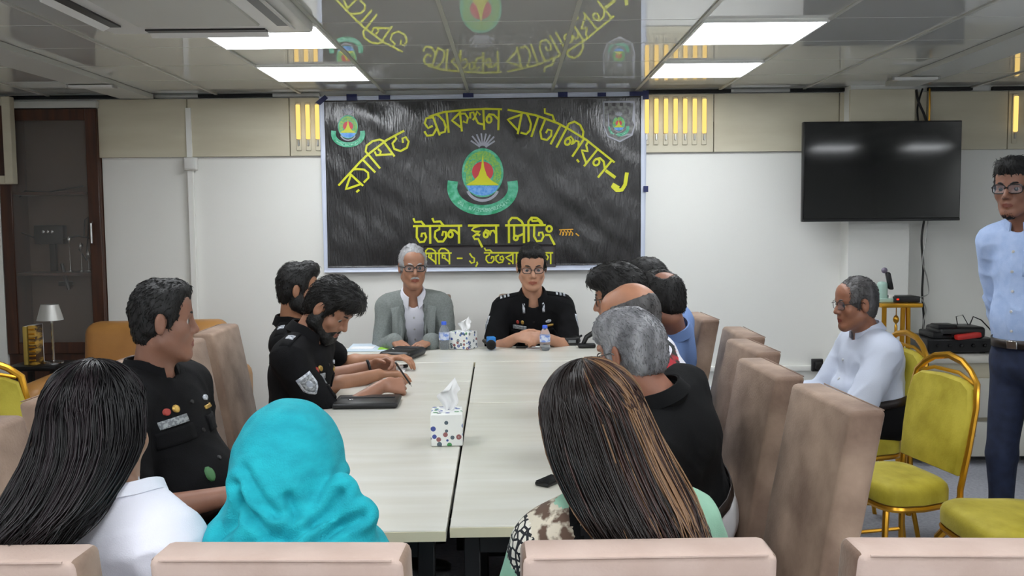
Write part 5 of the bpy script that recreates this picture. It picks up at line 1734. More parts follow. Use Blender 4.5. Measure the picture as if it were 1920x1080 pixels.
    def arm_badge(s, k, w, h, m, name, shape='shield', out=None, t=.42, parent=None, off=.003):
        S, E_ = s.sho[k], s.elb[k]
        c = S + (E_ - S) * t
        out = unit(s.lc * (1 if k == 'L' else -1)) if out is None else unit(out)
        ax = unit(E_ - S); out = unit(out - ax * (out @ ax))
        return s.stick(name, c + out * .10, -out, -ax, w, h, m, shape, off, parent=parent)
    def epaulette(s, k, m, stripes=None, mark='badge_white'):
        sd = 1 if k == 'L' else -1
        a = s.N - s.u * .01 + s.lc * sd * .072; b_ = s.sho[k] + s.lc * sd * .03 + s.u * .02
        c = (a + b_) / 2 + s.u * .12
        ax = unit(b_ - a)
        o = s.stick('epaulette', c, -s.u, ax, .045, np.linalg.norm(b_ - a), m, None, .004)
        if o is not None:
            for j in range(stripes or 0):
                s.stick('rank_mark', a + (b_ - a) * (.5 + .15 * j) + s.u * .12, -s.u, ax, .03, .012, mark, None, .007, n=2, parent=o)
    def legs(s, m='trouser_black', spread=.10, knee_f=.44, knee_z=.50, foot_f=.42, g=.0, h=.013, belt=None, shoes='shoe', seatz=None, ankle=None, knees=None):
        """trousers: hips, thighs, shanks in one cloth surface"""
        P = s.P; f, l = s.fp, s.lp
        K, A = {}, {}
        for sd, k in ((1, 'L'), (-1, 'R')):
            if s.standing:
                K[k] = P + l * sd * spread + f * .02 + np.array((0, 0, -.44)); A[k] = np.array((P + l * sd * (spread + .01))[:2].tolist() + [.09])
            else:
                K[k] = P + l * sd * (spread + .03) + f * knee_f; K[k][2] = knee_z
                A[k] = P + l * sd * (spread + .02) + f * foot_f; A[k][2] = .09
            if knees and k in knees: K[k] = np.array(knees[k], float)
            if ankle and k in ankle: A[k] = np.array(ankle[k], float)
        pts = np.array([P, K['L'], K['R'], A['L'], A['R']])
        lo, hi = pts.min(0) - .22, pts.max(0) + .22
        fd = Field(*[np.arange(lo[q], hi[q], h) for q in range(3)])
        B = np.stack([s.lc, s.fc, s.u], 1)
        w = s.girth
        fd.ell(P - s.u * .01, (.166 * w + g, .128 * w + g + s.belly * .4, .115), B, .03)
        fd.ell(P + s.u * .05 + s.fc * s.belly * .3, (.160 * w + g, .124 * w + g + s.belly * .4, .060), B, .03)
        for sd, k in ((1, 'L'), (-1, 'R')):
            Hj = P + l * sd * .085 - np.array((0, 0, .02))
            fd.cap(Hj, K[k], .088 * w + g, .066 + g, .04)
            fd.cap(K[k], A[k] + np.array((0, 0, .02)), .064 + g, .050 + g, .02)
        # waist opening is cut flat across
        V, Q = fd.surface(); V = smooth_verts(V, Q, 1); N = normals(V, Q)
        V = V + N * (.005 * vnoise(V * np.array((1, 1, .5)), 16, 4))[:, None]
        o = s.part('trousers', V, Q, M[m])
        if belt:
            c = P + s.u * .082
            n = 28; pts = []
            tb = BVHTree.FromPolygons([Vector(v) for v in V], [tuple(int(i) for i in q) for q in Q])
            for i in range(n):
                a = 2 * math.pi * i / n
                d = s.lc * math.cos(a) + s.fc * math.sin(a)
                best = .10
                for bv in (tb, s.bvh):
                    for dz in (-.012, .012):
                        hit = bv.ray_cast(Vector(c + s.u * dz + d * .24), Vector(-d), .3)
                        if hit[0] is not None: best = max(best, float((np.array(hit[0]) - c) @ d))
                e_ = 1 / math.sqrt((math.cos(a) / (.178 * w)) ** 2 + (math.sin(a) / (.140 * w + s.belly)) ** 2)
                pts.append(c + d * (min(best, e_ * 1.08) + .004))
            vs, fs = [], []
            for p in pts: vs += [p - s.u * .019 - s.o, p + s.u * .019 - s.o]
            for i in range(n): a, b_ = 2 * i, 2 * ((i + 1) % n); fs.append((a, b_, b_ + 1, a + 1))
            bl = link('belt', rawmesh('belt', vs, fs), M[belt], s.root)
            sm = bl.modifiers.new('thick', 'SOLIDIFY'); sm.thickness = .005
            b = MB(); q = pts[n // 4] + s.fc * .006 - s.o
            R3 = Matrix([list(r) for r in B])
            b.box(q, (.045, .006, .036), .002, 1, rot=R3); b.build('buckle', M['steel'], bl)
        for k in 'LR':
            b = MB(); ft = A[k] - s.o
            d = Vector(f)
            rz = math.atan2(f[1], f[0])
            pts = [(-.055, .0, .05), (.0, .0, .055), (.07, 0, .04), (.14, 0, .03), (.185, 0, .026)]
            ring = []
            for x, wd, hh in ((-.07, .022, .055), (-.05, .036, .075), (.0, .038, .085), (.06, .043, .06), (.13, .045, .045), (.18, .036, .036), (.2, .018, .026)):
                ring.append([b.bm.verts.new((x, wd * math.cos(t_), max(0, hh * .5 + hh * .5 * math.sin(t_)))) for t_ in np.linspace(0, 2 * math.pi, 13)[:-1]])
            for A_, B_ in zip(ring, ring[1:]):
                for j in range(12): b.bm.faces.new((A_[j], A_[(j + 1) % 12], B_[(j + 1) % 12], B_[j]))
            b.bm.faces.new(ring[0][::-1]); b.bm.faces.new(ring[-1])
            Rz = Matrix.Rotation(rz, 3, 'Z')
            for v in b.bm.verts: v.co = Rz @ v.co + Vector((ft[0], ft[1], .002))
            b.build('shoe', M[shoes], s.root)
        return o
# ---------------------------------------------------------------- the people in the room
V3 = lambda v: np.array(v, float)
M['white_shirt'] = mat('white_shirt_cloth', (226, 226, 236), .8, bump=.2, bscale=400)
M['pale_shirt'] = mat('pale_blue_white_shirt', (196, 203, 219), .8, bump=.2, bscale=400)
M['sky_shirt'] = mat('light_blue_shirt', (160, 182, 222), .8, rgb2=(172, 192, 228), nscale=30, bump=.2, bscale=400)
M['blue_shirt'] = mat('mid_blue_shirt', (112, 140, 192), .8, bump=.2, bscale=400)
M['black_shirt'] = mat('black_cotton_shirt', (10, 11, 13), .88, bump=.3, bscale=400, spec=.25)
M['blazer'] = mat('grey_blazer_wool', (132, 138, 136), .9, rgb2=(118, 124, 122), nscale=120, bump=.4, bscale=500)
M['jeans'] = mat('dark_blue_denim', (30, 38, 62), .85, rgb2=(38, 48, 76), nscale=24, bump=.3, bscale=400)
M['white_trouser'] = mat('white_trouser_cloth', (222, 222, 224), .85)
M['button'] = mat('pale_button', (190, 190, 190), .4)
M['mint'] = mat('mint_green_cotton', (150, 194, 168), .8, rgb2=(142, 186, 160), nscale=30, bump=.2, bscale=400)
M['batik'] = mat('cream_brown_batik', (206, 196, 176), .8, rgb2=(92, 70, 56), nscale=34, detail=8, lo=.46, hi=.56)
def geo_print():
    m = mat('black_white_geometric_print', (20, 20, 26), .8)
    nt = m.node_tree; b = nt.nodes['Principled BSDF']
    tc = nt.nodes.new('ShaderNodeTexCoord'); v = nt.nodes.new('ShaderNodeTexVoronoi'); v.feature = 'DISTANCE_TO_EDGE'; v.distance = 'MANHATTAN'
    v.inputs['Scale'].default_value = 62; v.inputs['Randomness'].default_value = .55
    nt.links.new(tc.outputs['Object'], v.inputs['Vector'])
    r = nt.nodes.new('ShaderNodeValToRGB'); r.color_ramp.interpolation = 'CONSTANT'; e = r.color_ramp.elements
    e[0].position = 0; e[0].color = lin((22, 22, 28)); e[1].position = .13; e[1].color = lin((218, 212, 200))
    nt.links.new(v.outputs['Distance'], r.inputs['Fac']); nt.links.new(r.outputs['Color'], b.inputs['Base Color'])
    return m
M['geo'] = geo_print()
def red_floral():
    m = mat('dark_red_floral_print', (34, 40, 40), .8, rgb2=(180, 40, 52), nscale=11, detail=2, lo=.5, hi=.56)
    return m
M['redflo'] = red_floral()
def buttons(p, n=4, x=0.0, z0=.10, dz=.085, m='button', r=.006):
    for i in range(n):
        p.chest(x, z0 + dz * i, r * 2, r * 2, m, 'button', 'oval', .004)
def uniform(p, sleeve='short', rank=3, mark='badge_white', badges=True, out=None, seed=0, both=True):
    c = p.shirt('uniform', sleeve, g=.014, name='uniform_shirt', seed=seed)
    p.collar('uniform')
    for k in 'LR': p.epaulette(k, 'uniform', rank, mark)
    if badges:
        for k in 'LR':
            b = p.arm_badge(k, .066, .086, 'badge_white', 'arm_badge', out=out)
            if b is not None: p.arm_badge(k, .050, .066, 'badge_grey', 'badge_field', out=out, parent=b, off=.004); p.arm_badge(k, .026, .032, 'badge_white', 'badge_device', 'oval', out=out, parent=b, off=.006)
        for sd in (-1, 1):
            pk = p.chest(sd * .085, .175, .10, .045, 'uniform', 'pocket_flap', None, .006)
        nt_ = p.chest(-.085, .135, .078, .022, 'badge_grey', 'name_plate', None, .006)
        p.chest(-.096, .104, .017, .020, 'badge_red', 'medal', 'oval', .006)
        p.chest(-.068, .103, .018, .022, 'badge_gold', 'medal', 'oval', .006)
        p.chest(.085, .104, .034, .016, 'badge_white', 'wing_badge', 'oval', .006)
        p.chest(.085, .130, .060, .010, 'badge_gold', 'ribbon_bar', None, .006)
    buttons(p, 4, m='black_steel')
    return c

# -- the officer with clasped hands, centre of the end table
H = V3(W(997, 500, 5.30))
p = Person('officer in black short sleeved uniform and glasses with clasped hands, facing the camera', H, 2, (H[0] + .01, 5.58, .56), neck=(H[0] + .005, 5.36, H[2] - .185), hyaw=3, hpitch=10, hs=1.05,
           skin_rgb=(196, 146, 118), sh=.185, girth=1.08, arms={
    'L': dict(w=W(1026, 633, 5.10), d=(-.80, -.35, .02), palm=(-.45, .45, -.35), curl=.75, hint=(.5, .4, -.7), l1=.27, l2=.24),
    'R': dict(w=W(968, 633, 5.10), d=(.80, -.35, .05), palm=(.45, .45, -.35), curl=.75, hint=(-.5, .4, -.7), l1=.27, l2=.24)})
p.body(); p.eyes(lookdown=.25); p.hair('short', top=.017, side=.003, locks=1200, length=.022); p.glasses(w=.024, h=.016)
p.beard('hair_grey', thick=-.002) if False else None
uniform(p, rank=3, seed=1); p.legs('uniform', belt='belt')
for sd in (-1, 1):
    p.stick('collar_tab', p.N + p.lc * sd * .058 - p.u * .02 + p.fc * .2, -p.fc, p.u, .014, .05, 'badge_white', None, .012)
p.chest(-.055, .33, .05, .018, 'badge_gold', 'belt_badge', None, .01)

# -- the elder in the grey blazer
H = V3(W(774, 500, 5.32))
p = Person('elderly man with silver hair and moustache in grey blazer over white shirt', H, 4, (H[0] - .005, 5.58, .54), neck=(H[0] - .005, 5.37, H[2] - .18), hyaw=14, hpitch=3, hs=1.02, wide=.95,
           skin_rgb=(172, 124, 98), sh=.158, girth=.98, arms={
    'L': dict(w=W(806, 641, 5.12), d=(-.55, -.75, -.12), palm=(-.1, .1, -1), curl=.35, hint=(.30, .5, -.8), l1=.27, l2=.24),
    'R': dict(w=W(740, 641, 5.12), d=(.5, -.8, -.12), palm=(.1, .1, -1), curl=.35, hint=(-.30, .5, -.8), l1=.27, l2=.24)})
p.body(); p.eyes('hair_silver'); p.hair('receding', 'hair_silver', top=.013, side=.008, locks=1000, length=.022); p.moustache(); p.glasses(w=.027, h=.017, r=.0026)
p.shirt('white_shirt', 'long', g=.004, name='dress_shirt', seed=2); p.collar('white_shirt', r0=.068, r1=.058); buttons(p, 5, z0=.09, dz=.07)
dress = p.cloth
p.shirt('blazer', 'long', g=.024, name='blazer', open_front=True, cut_neck=.012, seed=3, wr=1.1)
for sd in (-1, 1):
    c = p.N + p.lc * sd * .085 - p.u * .13 + p.fc * .2
    p.stick('lapel', c, -p.fc, p.u + p.lc * sd * .22, .055, .22, 'blazer', 'shield', .006, n=7)
p.chest(.10, .24, .085, .02, 'blazer', 'breast_pocket', None, .006)
p.legs('trouser_black')

# -- bearded officer, far left
H = V3(W(559, 542, 4.15))
p = Person('bearded officer in black uniform facing right, half hidden behind the writing officer', H, 88, (-.93, 4.2, .57), neck=(H[0] - .045, 4.17, H[2] - .17), hyaw=104, hpitch=4, hs=.98, deep=.88,
           skin_rgb=(178, 128, 98), arms={'L': dict(w=(-.62, 4.42, .80), hint=(0, .6, -.6)), 'R': dict(w=(-.60, 4.02, .79), hint=(0, -.6, -.6), d=(1, .2, 0))}, fine_face=False)
p.body(); p.eyes(); p.hair('quiff', top=.010, side=.006, locks=900, length=.02); p.beard(thick=.008)
uniform(p, rank=2, badges=False, seed=4); p.legs('uniform')

# -- officer bent over his writing
H = V3(W(619, 577, 3.68))
p = Person('bearded officer in black uniform bending over the table to write', H, 84, (-.90, 3.68, .57), neck=(H[0] - .105, 3.66, H[2] - .115), hyaw=76, hpitch=38, hs=1.0, syaw=80,
           skin_rgb=(168, 120, 96), sh=.165, arms={
    'R': dict(w=W(716, 724, 3.70), d=(.95, .35, -.05), palm=(.1, .75, -.6), curl=1.15, thumb=.75, hint=(-.1, -.4, -.9), l1=.30, l2=.27),
    'L': dict(w=W(696, 686, 4.12), d=(.95, -.15, .12), palm=(0, -.75, -.55), curl=.8, thumb=.6, hint=(-.2, .7, -.6), l1=.30, l2=.27)})
p.body(); p.eyes(lookdown=.3); p.hair('thick', top=.010, side=.004, locks=1700, length=.03, lift=.25); p.beard(thick=.006)
uniform(p, rank=2, seed=5, out=(.45, -.85, .1)); p.legs('uniform')
w = p.wri['L']; ax = unit(p.wri['L'] - p.elb['L'])
b = MB(); sdv = unit(np.cross(ax, (0, 0, 1))); upv = np.cross(sdv, ax)
b.tube([w - ax * .012 + (sdv * math.cos(t) * .034 + upv * math.sin(t) * .027) - p.o for t in np.linspace(0, 2 * math.pi, 17)[:-1]], .007, 6, closed=True)
ws = b.build('wristwatch', M['watch'], p.root)
pen0 = p.wri['R'] + V3((.075, .05, .035))
t = root('ballpoint_pen', tuple(pen0), 'dark ballpoint pen held in the writing officer\'s right hand', 'pen')
b = MB(); b.tube([(0.03, .05, -.045), (-.02, -.03, .06)], .004, 8); b.build('barrel', M['black_plastic'], t)
b = MB(); b.tube([(.036, .06, -.058), (0.03, .05, -.045)], [.0012, .004], 8); b.build('tip', M['steel'], t)

# -- officer looking away at the left
H = V3(W(306, 600, 2.55))
p = Person('officer in black uniform at left turning his face away to the right', H, 72, (-.93, 2.55, .57), neck=(H[0] - .05, 2.56, H[2] - .158), hyaw=112, hpitch=1, hs=.95, deep=.84, wide=.93, syaw=76,
           skin_rgb=(150, 106, 86), sh=.165, girth=1.0, belly=.03, arms={
    'R': dict(w=W(424, 930, 2.34), d=(.9, .1, -.25), palm=(-.1, .3, -.9), curl=.5, hint=(-.5, -.3, -.8)),
    'L': dict(w=W(428, 880, 2.64), d=(.9, -.1, -.3), palm=(0, -.2, -.9), curl=.5, hint=(-.2, .5, -.8))})
p.body(); p.eyes(); p.hair('short', top=.007, side=.0045, locks=1500, length=.016, lift=.15)
uniform(p, rank=2, seed=6, out=(.62, -.78, .05)); p.legs('uniform', belt='belt')
p.arm_badge('R', .012, .05, 'pink', 'pink_ribbon', None, out=(.62, -.78, .05), t=.30)
p.chest(-.06, .30, .022, .042, 'badge_green', 'green_emblem', 'oval', .008)

# -- grey haired man in black
H = V3(W(1187, 662, 2.66))
p = Person('grey haired man in black shirt and white trousers leaning over the table at right', H, -118, (.555, 2.74, .555), neck=(H[0] + .085, 2.60, H[2] - .135), hyaw=-142, hpitch=14, hs=1.02, wide=1.04,
           skin_rgb=(158, 106, 84), sh=.178, girth=1.05, arms={'L': dict(w=(0.33, 2.56, .795), d=(-1, .25, 0), hint=(.8, -.3, -.25), curl=0.7, l1=.28, l2=.25), 'R': dict(w=(0.33, 2.92, .795), d=(-1, -.25, 0), hint=(.8, .4, -.25), curl=0.7, l1=.28, l2=.25)})
p.body(); p.eyes(); p.hair('thick', 'hair_grey', top=.006, side=.007, locks=2400, length=.014, lift=.2, rad=.0013); p.glasses(r=.0016)
p.shirt('black_shirt', 'long', g=.016, seed=7, wr=1.25); p.collar('black_shirt', leaf=.036); p.legs('white_trouser', belt='belt')

# -- bald man in white
H = V3(W(1181, 598, 3.12))
p = Person('bald man in white shirt with red floral panel, behind the grey haired man', H, -100, (.64, 3.28, .57), neck=(H[0] + .075, 3.14, H[2] - .15), hyaw=-120, hpitch=8, hs=1.04,
           skin_rgb=(190, 134, 104), sh=.17, arms={'L': dict(w=(0.40, 3.10, .795), d=(-1, .25, 0), hint=(.8, -.3, -.25), curl=0.7, l1=.28, l2=.25), 'R': dict(w=(0.40, 3.40, .795), d=(-1, -.25, 0), hint=(.8, .4, -.25), curl=0.7, l1=.28, l2=.25)})
p.body(); p.eyes(); p.hair('balding', 'hair_salt', top=.0, side=.003, locks=500, length=.012)
p.shirt('white_shirt', 'long', g=.016, seed=8, mats=[M['white_shirt'], M['redflo']],
        painter=lambda c: ((c[:, 0] - p.P[0]) < -.055 - .35 * (1.05 - c[:, 2]) * 0) & (c[:, 1] < p.P[1] - .03)); p.collar('white_shirt'); p.legs('trouser_black')

# -- dark haired man with glasses
H = V3(W(1163, 556, 3.62))
p = Person('dark haired man with glasses facing left, beyond the bald man', H, -95, (.70, 3.72, .57), neck=(H[0] + .06, 3.64, H[2] - .16), hyaw=-104, hpitch=10, hs=1.03,
           skin_rgb=(160, 112, 88), arms={'L': dict(w=(0.44, 3.58, .795), d=(-1, .25, 0), hint=(.8, -.3, -.25), curl=0.7, l1=.28, l2=.25), 'R': dict(w=(0.44, 3.86, .795), d=(-1, -.25, 0), hint=(.8, .4, -.25), curl=0.7, l1=.28, l2=.25)}, fine_face=False)
p.body(); p.eyes(); p.hair('thick', 'hair_black', top=.010, side=.010, locks=1200, length=.026); p.glasses()
p.shirt('black_shirt', 'long', seed=9); p.collar('black_shirt'); p.legs()

# -- balding man in blue
H = V3(W(1243, 563, 3.95))
p = Person('man with thinning crown in mid blue shirt seen from behind at right', H, -112, (.70, 4.3, .57), neck=(H[0] + .06, 4.0, H[2] - .15), hyaw=-140, hpitch=14, hs=1.02,
           skin_rgb=(160, 112, 92), arms={'L': dict(w=(0.46, 4.00, .795), d=(-1, .25, 0), hint=(.8, -.3, -.25), curl=0.7, l1=.28, l2=.25), 'R': dict(w=(0.46, 4.34, .795), d=(-1, -.25, 0), hint=(.8, .4, -.25), curl=0.7, l1=.28, l2=.25)}, fine_face=False)
p.body(); p.eyes(); p.hair('thick', 'hair_black', top=.003, side=.005, locks=900, length=.016, crown=.022)
p.shirt('blue_shirt', 'long', g=.014, seed=10); p.collar('blue_shirt'); p.legs()

# -- man at the far right end
H = V3(W(1215, 531, 4.75))
p = Person('black haired man mostly hidden behind the heads at the far right of the table', H, -92, (.78, 4.86, .57), neck=(H[0] + .05, 4.77, H[2] - .165), hyaw=-98, hpitch=4, hs=1.0,
           skin_rgb=(160, 116, 94), arms={'L': dict(w=(0.58, 4.72, .795), d=(-1, .25, 0), hint=(.8, -.3, -.25), curl=1.0, l1=.28, l2=.25), 'R': dict(w=(0.58, 5.00, .795), d=(-1, -.25, 0), hint=(.8, .4, -.25), curl=1.0, l1=.28, l2=.25)}, fine_face=False)
p.body(); p.eyes(); p.hair('thick', 'hair_black', top=.010, side=.008, locks=700, length=.02)
p.shirt('black_shirt', 'long', seed=11); p.collar('black_shirt'); p.legs()

# -- seated man in white at the right
H = V3(W(1604, 568, 4.16))
p = Person('seated balding man in white long sleeved shirt on a lime chair at right', H, -86, (1.705, 4.2, .555), neck=(H[0] + .075, 4.19, H[2] - .15), hyaw=-86, hpitch=5, hs=1.0, deep=.88,
           skin_rgb=(150, 100, 76), sh=.17, girth=1.08, belly=.04, arms={
    'L': dict(w=(1.27, 4.06, .615), d=(-.9, .1, -.3), palm=(0, .2, -.9), hint=(.5, -.4, -.8), l1=.30, l2=.27), 'R': dict(w=(1.27, 4.32, .615), d=(-.9, -.1, -.3), hint=(.5, .4, -.8))})
p.body(); p.eyes('hair_salt'); p.hair('receding', 'hair_salt', top=.004, side=.008, locks=1300, length=.016); p.glasses(r=.0016)
p.shirt('pale_shirt', 'long', g=.02, seed=12, wr=1.3); p.collar('pale_shirt'); buttons(p, 4); p.legs(belt='belt', knee_f=.46, g=.006, shoes='shoe')
t = root('handbag', (1.21, 4.18, .565), 'small black bag resting on the lap of the seated man in white', 'bag')
b = MB(); b.box((0, 0, .055), (.10, .22, .09), .02, 3); b.build('body', M['black_leather'], t)
b = MB(); b.tube([(0, -.06, .095), (0, -.05, .135), (0, .05, .135), (0, .06, .095)], .006, 6); b.build('handle', M['black_leather'], t)

# -- standing man at the right edge
H = V3(W(1906, 352, 3.9))
p = Person('standing man in light blue shirt, dark jeans and glasses at the right edge', H, -58, (H[0] + .105, 3.94, .845), neck=(H[0] + .065, 3.93, H[2] - .165), hyaw=-52, hpitch=3, hs=1.0, standing=True,
           skin_rgb=(138, 94, 74), sh=.150, girth=.92, belly=.01, arms={'L': dict(w=(H[0] + .26, 3.66, .84), d=(-.05, -.05, -1), palm=(-.8, .5, 0), hint=(.6, .2, -.2)), 'R': dict(w=(H[0] + .13, 4.16, .84), d=(-.1, 0, -1), palm=(.6, -.7, 0), hint=(.3, .7, -.2))})
p.body(); p.eyes(); p.hair('quiff', top=.016, side=.010, locks=1200, length=.03); p.glasses(w=.028, h=.019, r=.0024); p.beard(goatee=True, thick=.003)
p.shirt('sky_shirt', 'long', g=.02, seed=13, wr=1.2); p.collar('sky_shirt'); buttons(p, 5); p.chest(.09, .15, .10, .11, 'sky_shirt', 'pocket', None, .004)
p.legs('jeans', belt='belt')
# ---------------------------------------------------------------- the three women with their backs to the camera
def long_hair(p, chain, radii, n, mats, weights, seed=3, part=0.0, rad=.0014, top=.017, steps=22, wave=.006, side=.014, bias=0.0):
    """cap and hanging mass as one volume, with locks laid over it"""
    rng = np.random.default_rng(seed)
    ch = [V3(c) for c in chain]
    pts = np.array(ch + [p.H])
    lo, hi = pts.min(0) - .2, pts.max(0) + .2
    fd = Field(*[np.arange(lo[q], hi[q], .0065) for q in range(3)])
    s = p.hs
    fd.ell(p.hp(0, -.016, .030), V3((.071 + side, .093 + side, .082 + top)) * s, p.R, .02)
    for i in range(len(ch) - 1): fd.cap(ch[i], ch[i + 1], radii[i] * .46, radii[i + 1] * .46, .03)
    fd.ell(p.hp(0, .125, -.03), V3((.07, .06, .10)) * s, p.R, .015, 'c')
    V, Q = fd.surface(); V = smooth_verts(V, Q, 2); N = normals(V, Q)
    loc = (V - p.H) @ p.R
    V = V + N * (.005 * vnoise(loc * V3((1, 1, .18)), 60, 2))[:, None]
    cap = p.part('hair', V, Q, M['hair_base'])
    # locks
    ez = V3((0, 0, 1.0))
    cum = np.linspace(0, 1, len(ch)); CH = np.array(ch); RD = np.array(radii)
    phi = rng.uniform(-math.pi, math.pi, n)
    # keep out of the face sector (phi = 0 is forward)
    phi = np.where(np.abs(phi) < .75, np.sign(phi) * (.75 + rng.uniform(0, 1.2, n)), phi)
    streak = vnoise(np.stack([phi * 3.1, phi * 0 + 2.5, phi * 0 + 7.5], 1), 1.0, seed) + .30 * rng.normal(0, 1, n) + bias * np.sin(phi)
    order = np.argsort(np.argsort(streak)) / n
    groups = np.searchsorted(np.cumsum(weights), order).clip(0, len(mats) - 1)
    clump = rng.normal(0, 1, (90, 3)); cid = ((phi + math.pi) / (2 * math.pi) * 89 + rng.normal(0, .6, n)).astype(int) % 90
    th0 = np.abs(rng.normal(0, .55, n)); lay = rng.uniform(.93, 1.03, n)
    fr = np.sqrt(rng.uniform(.25, 1.12, n)); endt = rng.uniform(.78, 1.0, n)
    ph = rng.uniform(0, 6.28, n)
    T = np.linspace(0, 1, steps)
    P_ = np.zeros((n, steps, 3))
    ax_r = np.array((.075 + side + .003, .097 + side + .003, .086 + top + .003)) * s
    for k, t in enumerate(T):
        th = th0 + (1.66 - th0) * np.minimum(t / .55, 1)
        az = phi + part * (1 - np.minimum(t / .5, 1)) * .5
        d = np.stack([np.sin(th) * np.sin(az), np.sin(th) * np.cos(az), np.cos(th)], 1)
        on = p.hp(0, -.016, .030) + ((d * ax_r) * lay[:, None]) @ p.R.T
        tt = np.clip((t - .30) / .70, 0, 1) * endt
        c = np.stack([np.interp(tt, cum, CH[:, q]) for q in range(3)], 1)
        r = np.interp(tt, cum, RD) * lay * fr
        a2 = phi
        hv = np.sin(a2)[:, None] * p.R[:, 0] + np.cos(a2)[:, None] * p.R[:, 1] * .8
        hv[:, 2] *= .2
        hang = c + hv * r[:, None]
        w = np.clip((t - .32) / .38, 0, 1); w = w * w * (3 - 2 * w)
        P_[:, k] = on * (1 - w) + hang * w
        P_[:, k] += clump[cid] * V3((.006, .004, .002)) * t * t
        P_[:, k] += (np.stack([np.sin(ph + t * 9), np.cos(ph * 1.7 + t * 7), np.sin(ph * 2.3 + t * 5)], 1) * wave * (.25 + t))
    for gi, m in enumerate(mats):
        sel = P_[groups == gi]
        if not len(sel): continue
        k = len(sel)
        tan = np.gradient(sel, axis=1); tan /= np.linalg.norm(tan, axis=2)[..., None] + 1e-9
        a = np.cross(tan, V3((.3, .9, .2))); a /= np.linalg.norm(a, axis=2)[..., None] + 1e-9
        b_ = np.cross(tan, a)
        rr = rad * np.interp(T, [0, .1, .7, 1], [.5, 1, .9, .15])[None, :, None] * rng.uniform(.7, 1.5, k)[:, None, None]
        ring = [sel + (a * math.cos(q) + b_ * math.sin(q)) * rr for q in (0, 2.094, 4.189)]
        Vs = np.stack(ring, 2).reshape(-1, 3)
        base = (np.arange(k)[:, None] * steps + np.arange(steps - 1)[None, :]).reshape(-1) * 3
        qd = np.concatenate([np.stack([base + i, base + (i + 1) % 3, base + 3 + (i + 1) % 3, base + 3 + i], 1) for i in range(3)])
        o = p.part('hair_strands', Vs, qd, m, cap); o['kind'] = 'stuff'
    return cap

M['hair_base'] = mat('dark_under_hair', (20, 16, 16), .75)
M['hair_d1'] = mat('dark_brown_hair', (26, 18, 16), .33, spec=.5)
M['hair_d2'] = mat('mid_brown_hair', (58, 38, 33), .33, spec=.5)
M['hair_d3'] = mat('golden_brown_streak', (126, 94, 66), .34, spec=.6)
M['hair_k1'] = mat('black_long_hair', (14, 11, 13), .36, spec=.4)
M['hair_k2'] = mat('dark_wine_hair', (28, 19, 23), .36, spec=.4)
M['teal'] = mat('teal_headscarf_cloth', (22, 176, 190), .85, rgb2=(14, 158, 174), nscale=26, stretch=(1, 1, 2), bump=.5, bscale=330)

# -- woman in white, left
H = V3(W(186, 806, 1.64))
p = Person('woman with long black hair and white blouse, back to the camera at left', H, 150, (-.76, 1.66, .56), neck=V3(W(222, 925, 1.60)), hyaw=166, hpitch=4, hs=.95, female=True, sh=.135, girth=.88,
           skin_rgb=(176, 130, 104), arms={'R': dict(w=(-.58, 1.86, .66), hint=(.4, -.3, -.9)), 'L': dict(w=(-.74, 1.95, .70), hint=(-.5, 0, -.8))}, fine_face=False)
p.body(); p.eyes()
p.shirt('white_shirt', 'long', g=.014, name='blouse', seed=21, wr=2.0); p.collar('white_shirt', leaf=.02, hgt=.02, r0=.07, r1=.064, gap=30)
p.legs('trouser_black')
long_hair(p, [p.H + V3((0, -.02, .0)), V3(W(160, 870, 1.56)), V3(W(98, 950, 1.50)), V3(W(48, 1010, 1.47)), V3(W(20, 1060, 1.46))], [.088, .096, .082, .066, .05], 2600, [M['hair_k1'], M['hair_k2']], [.7, .3], seed=5, wave=.010, side=.006, top=.016)

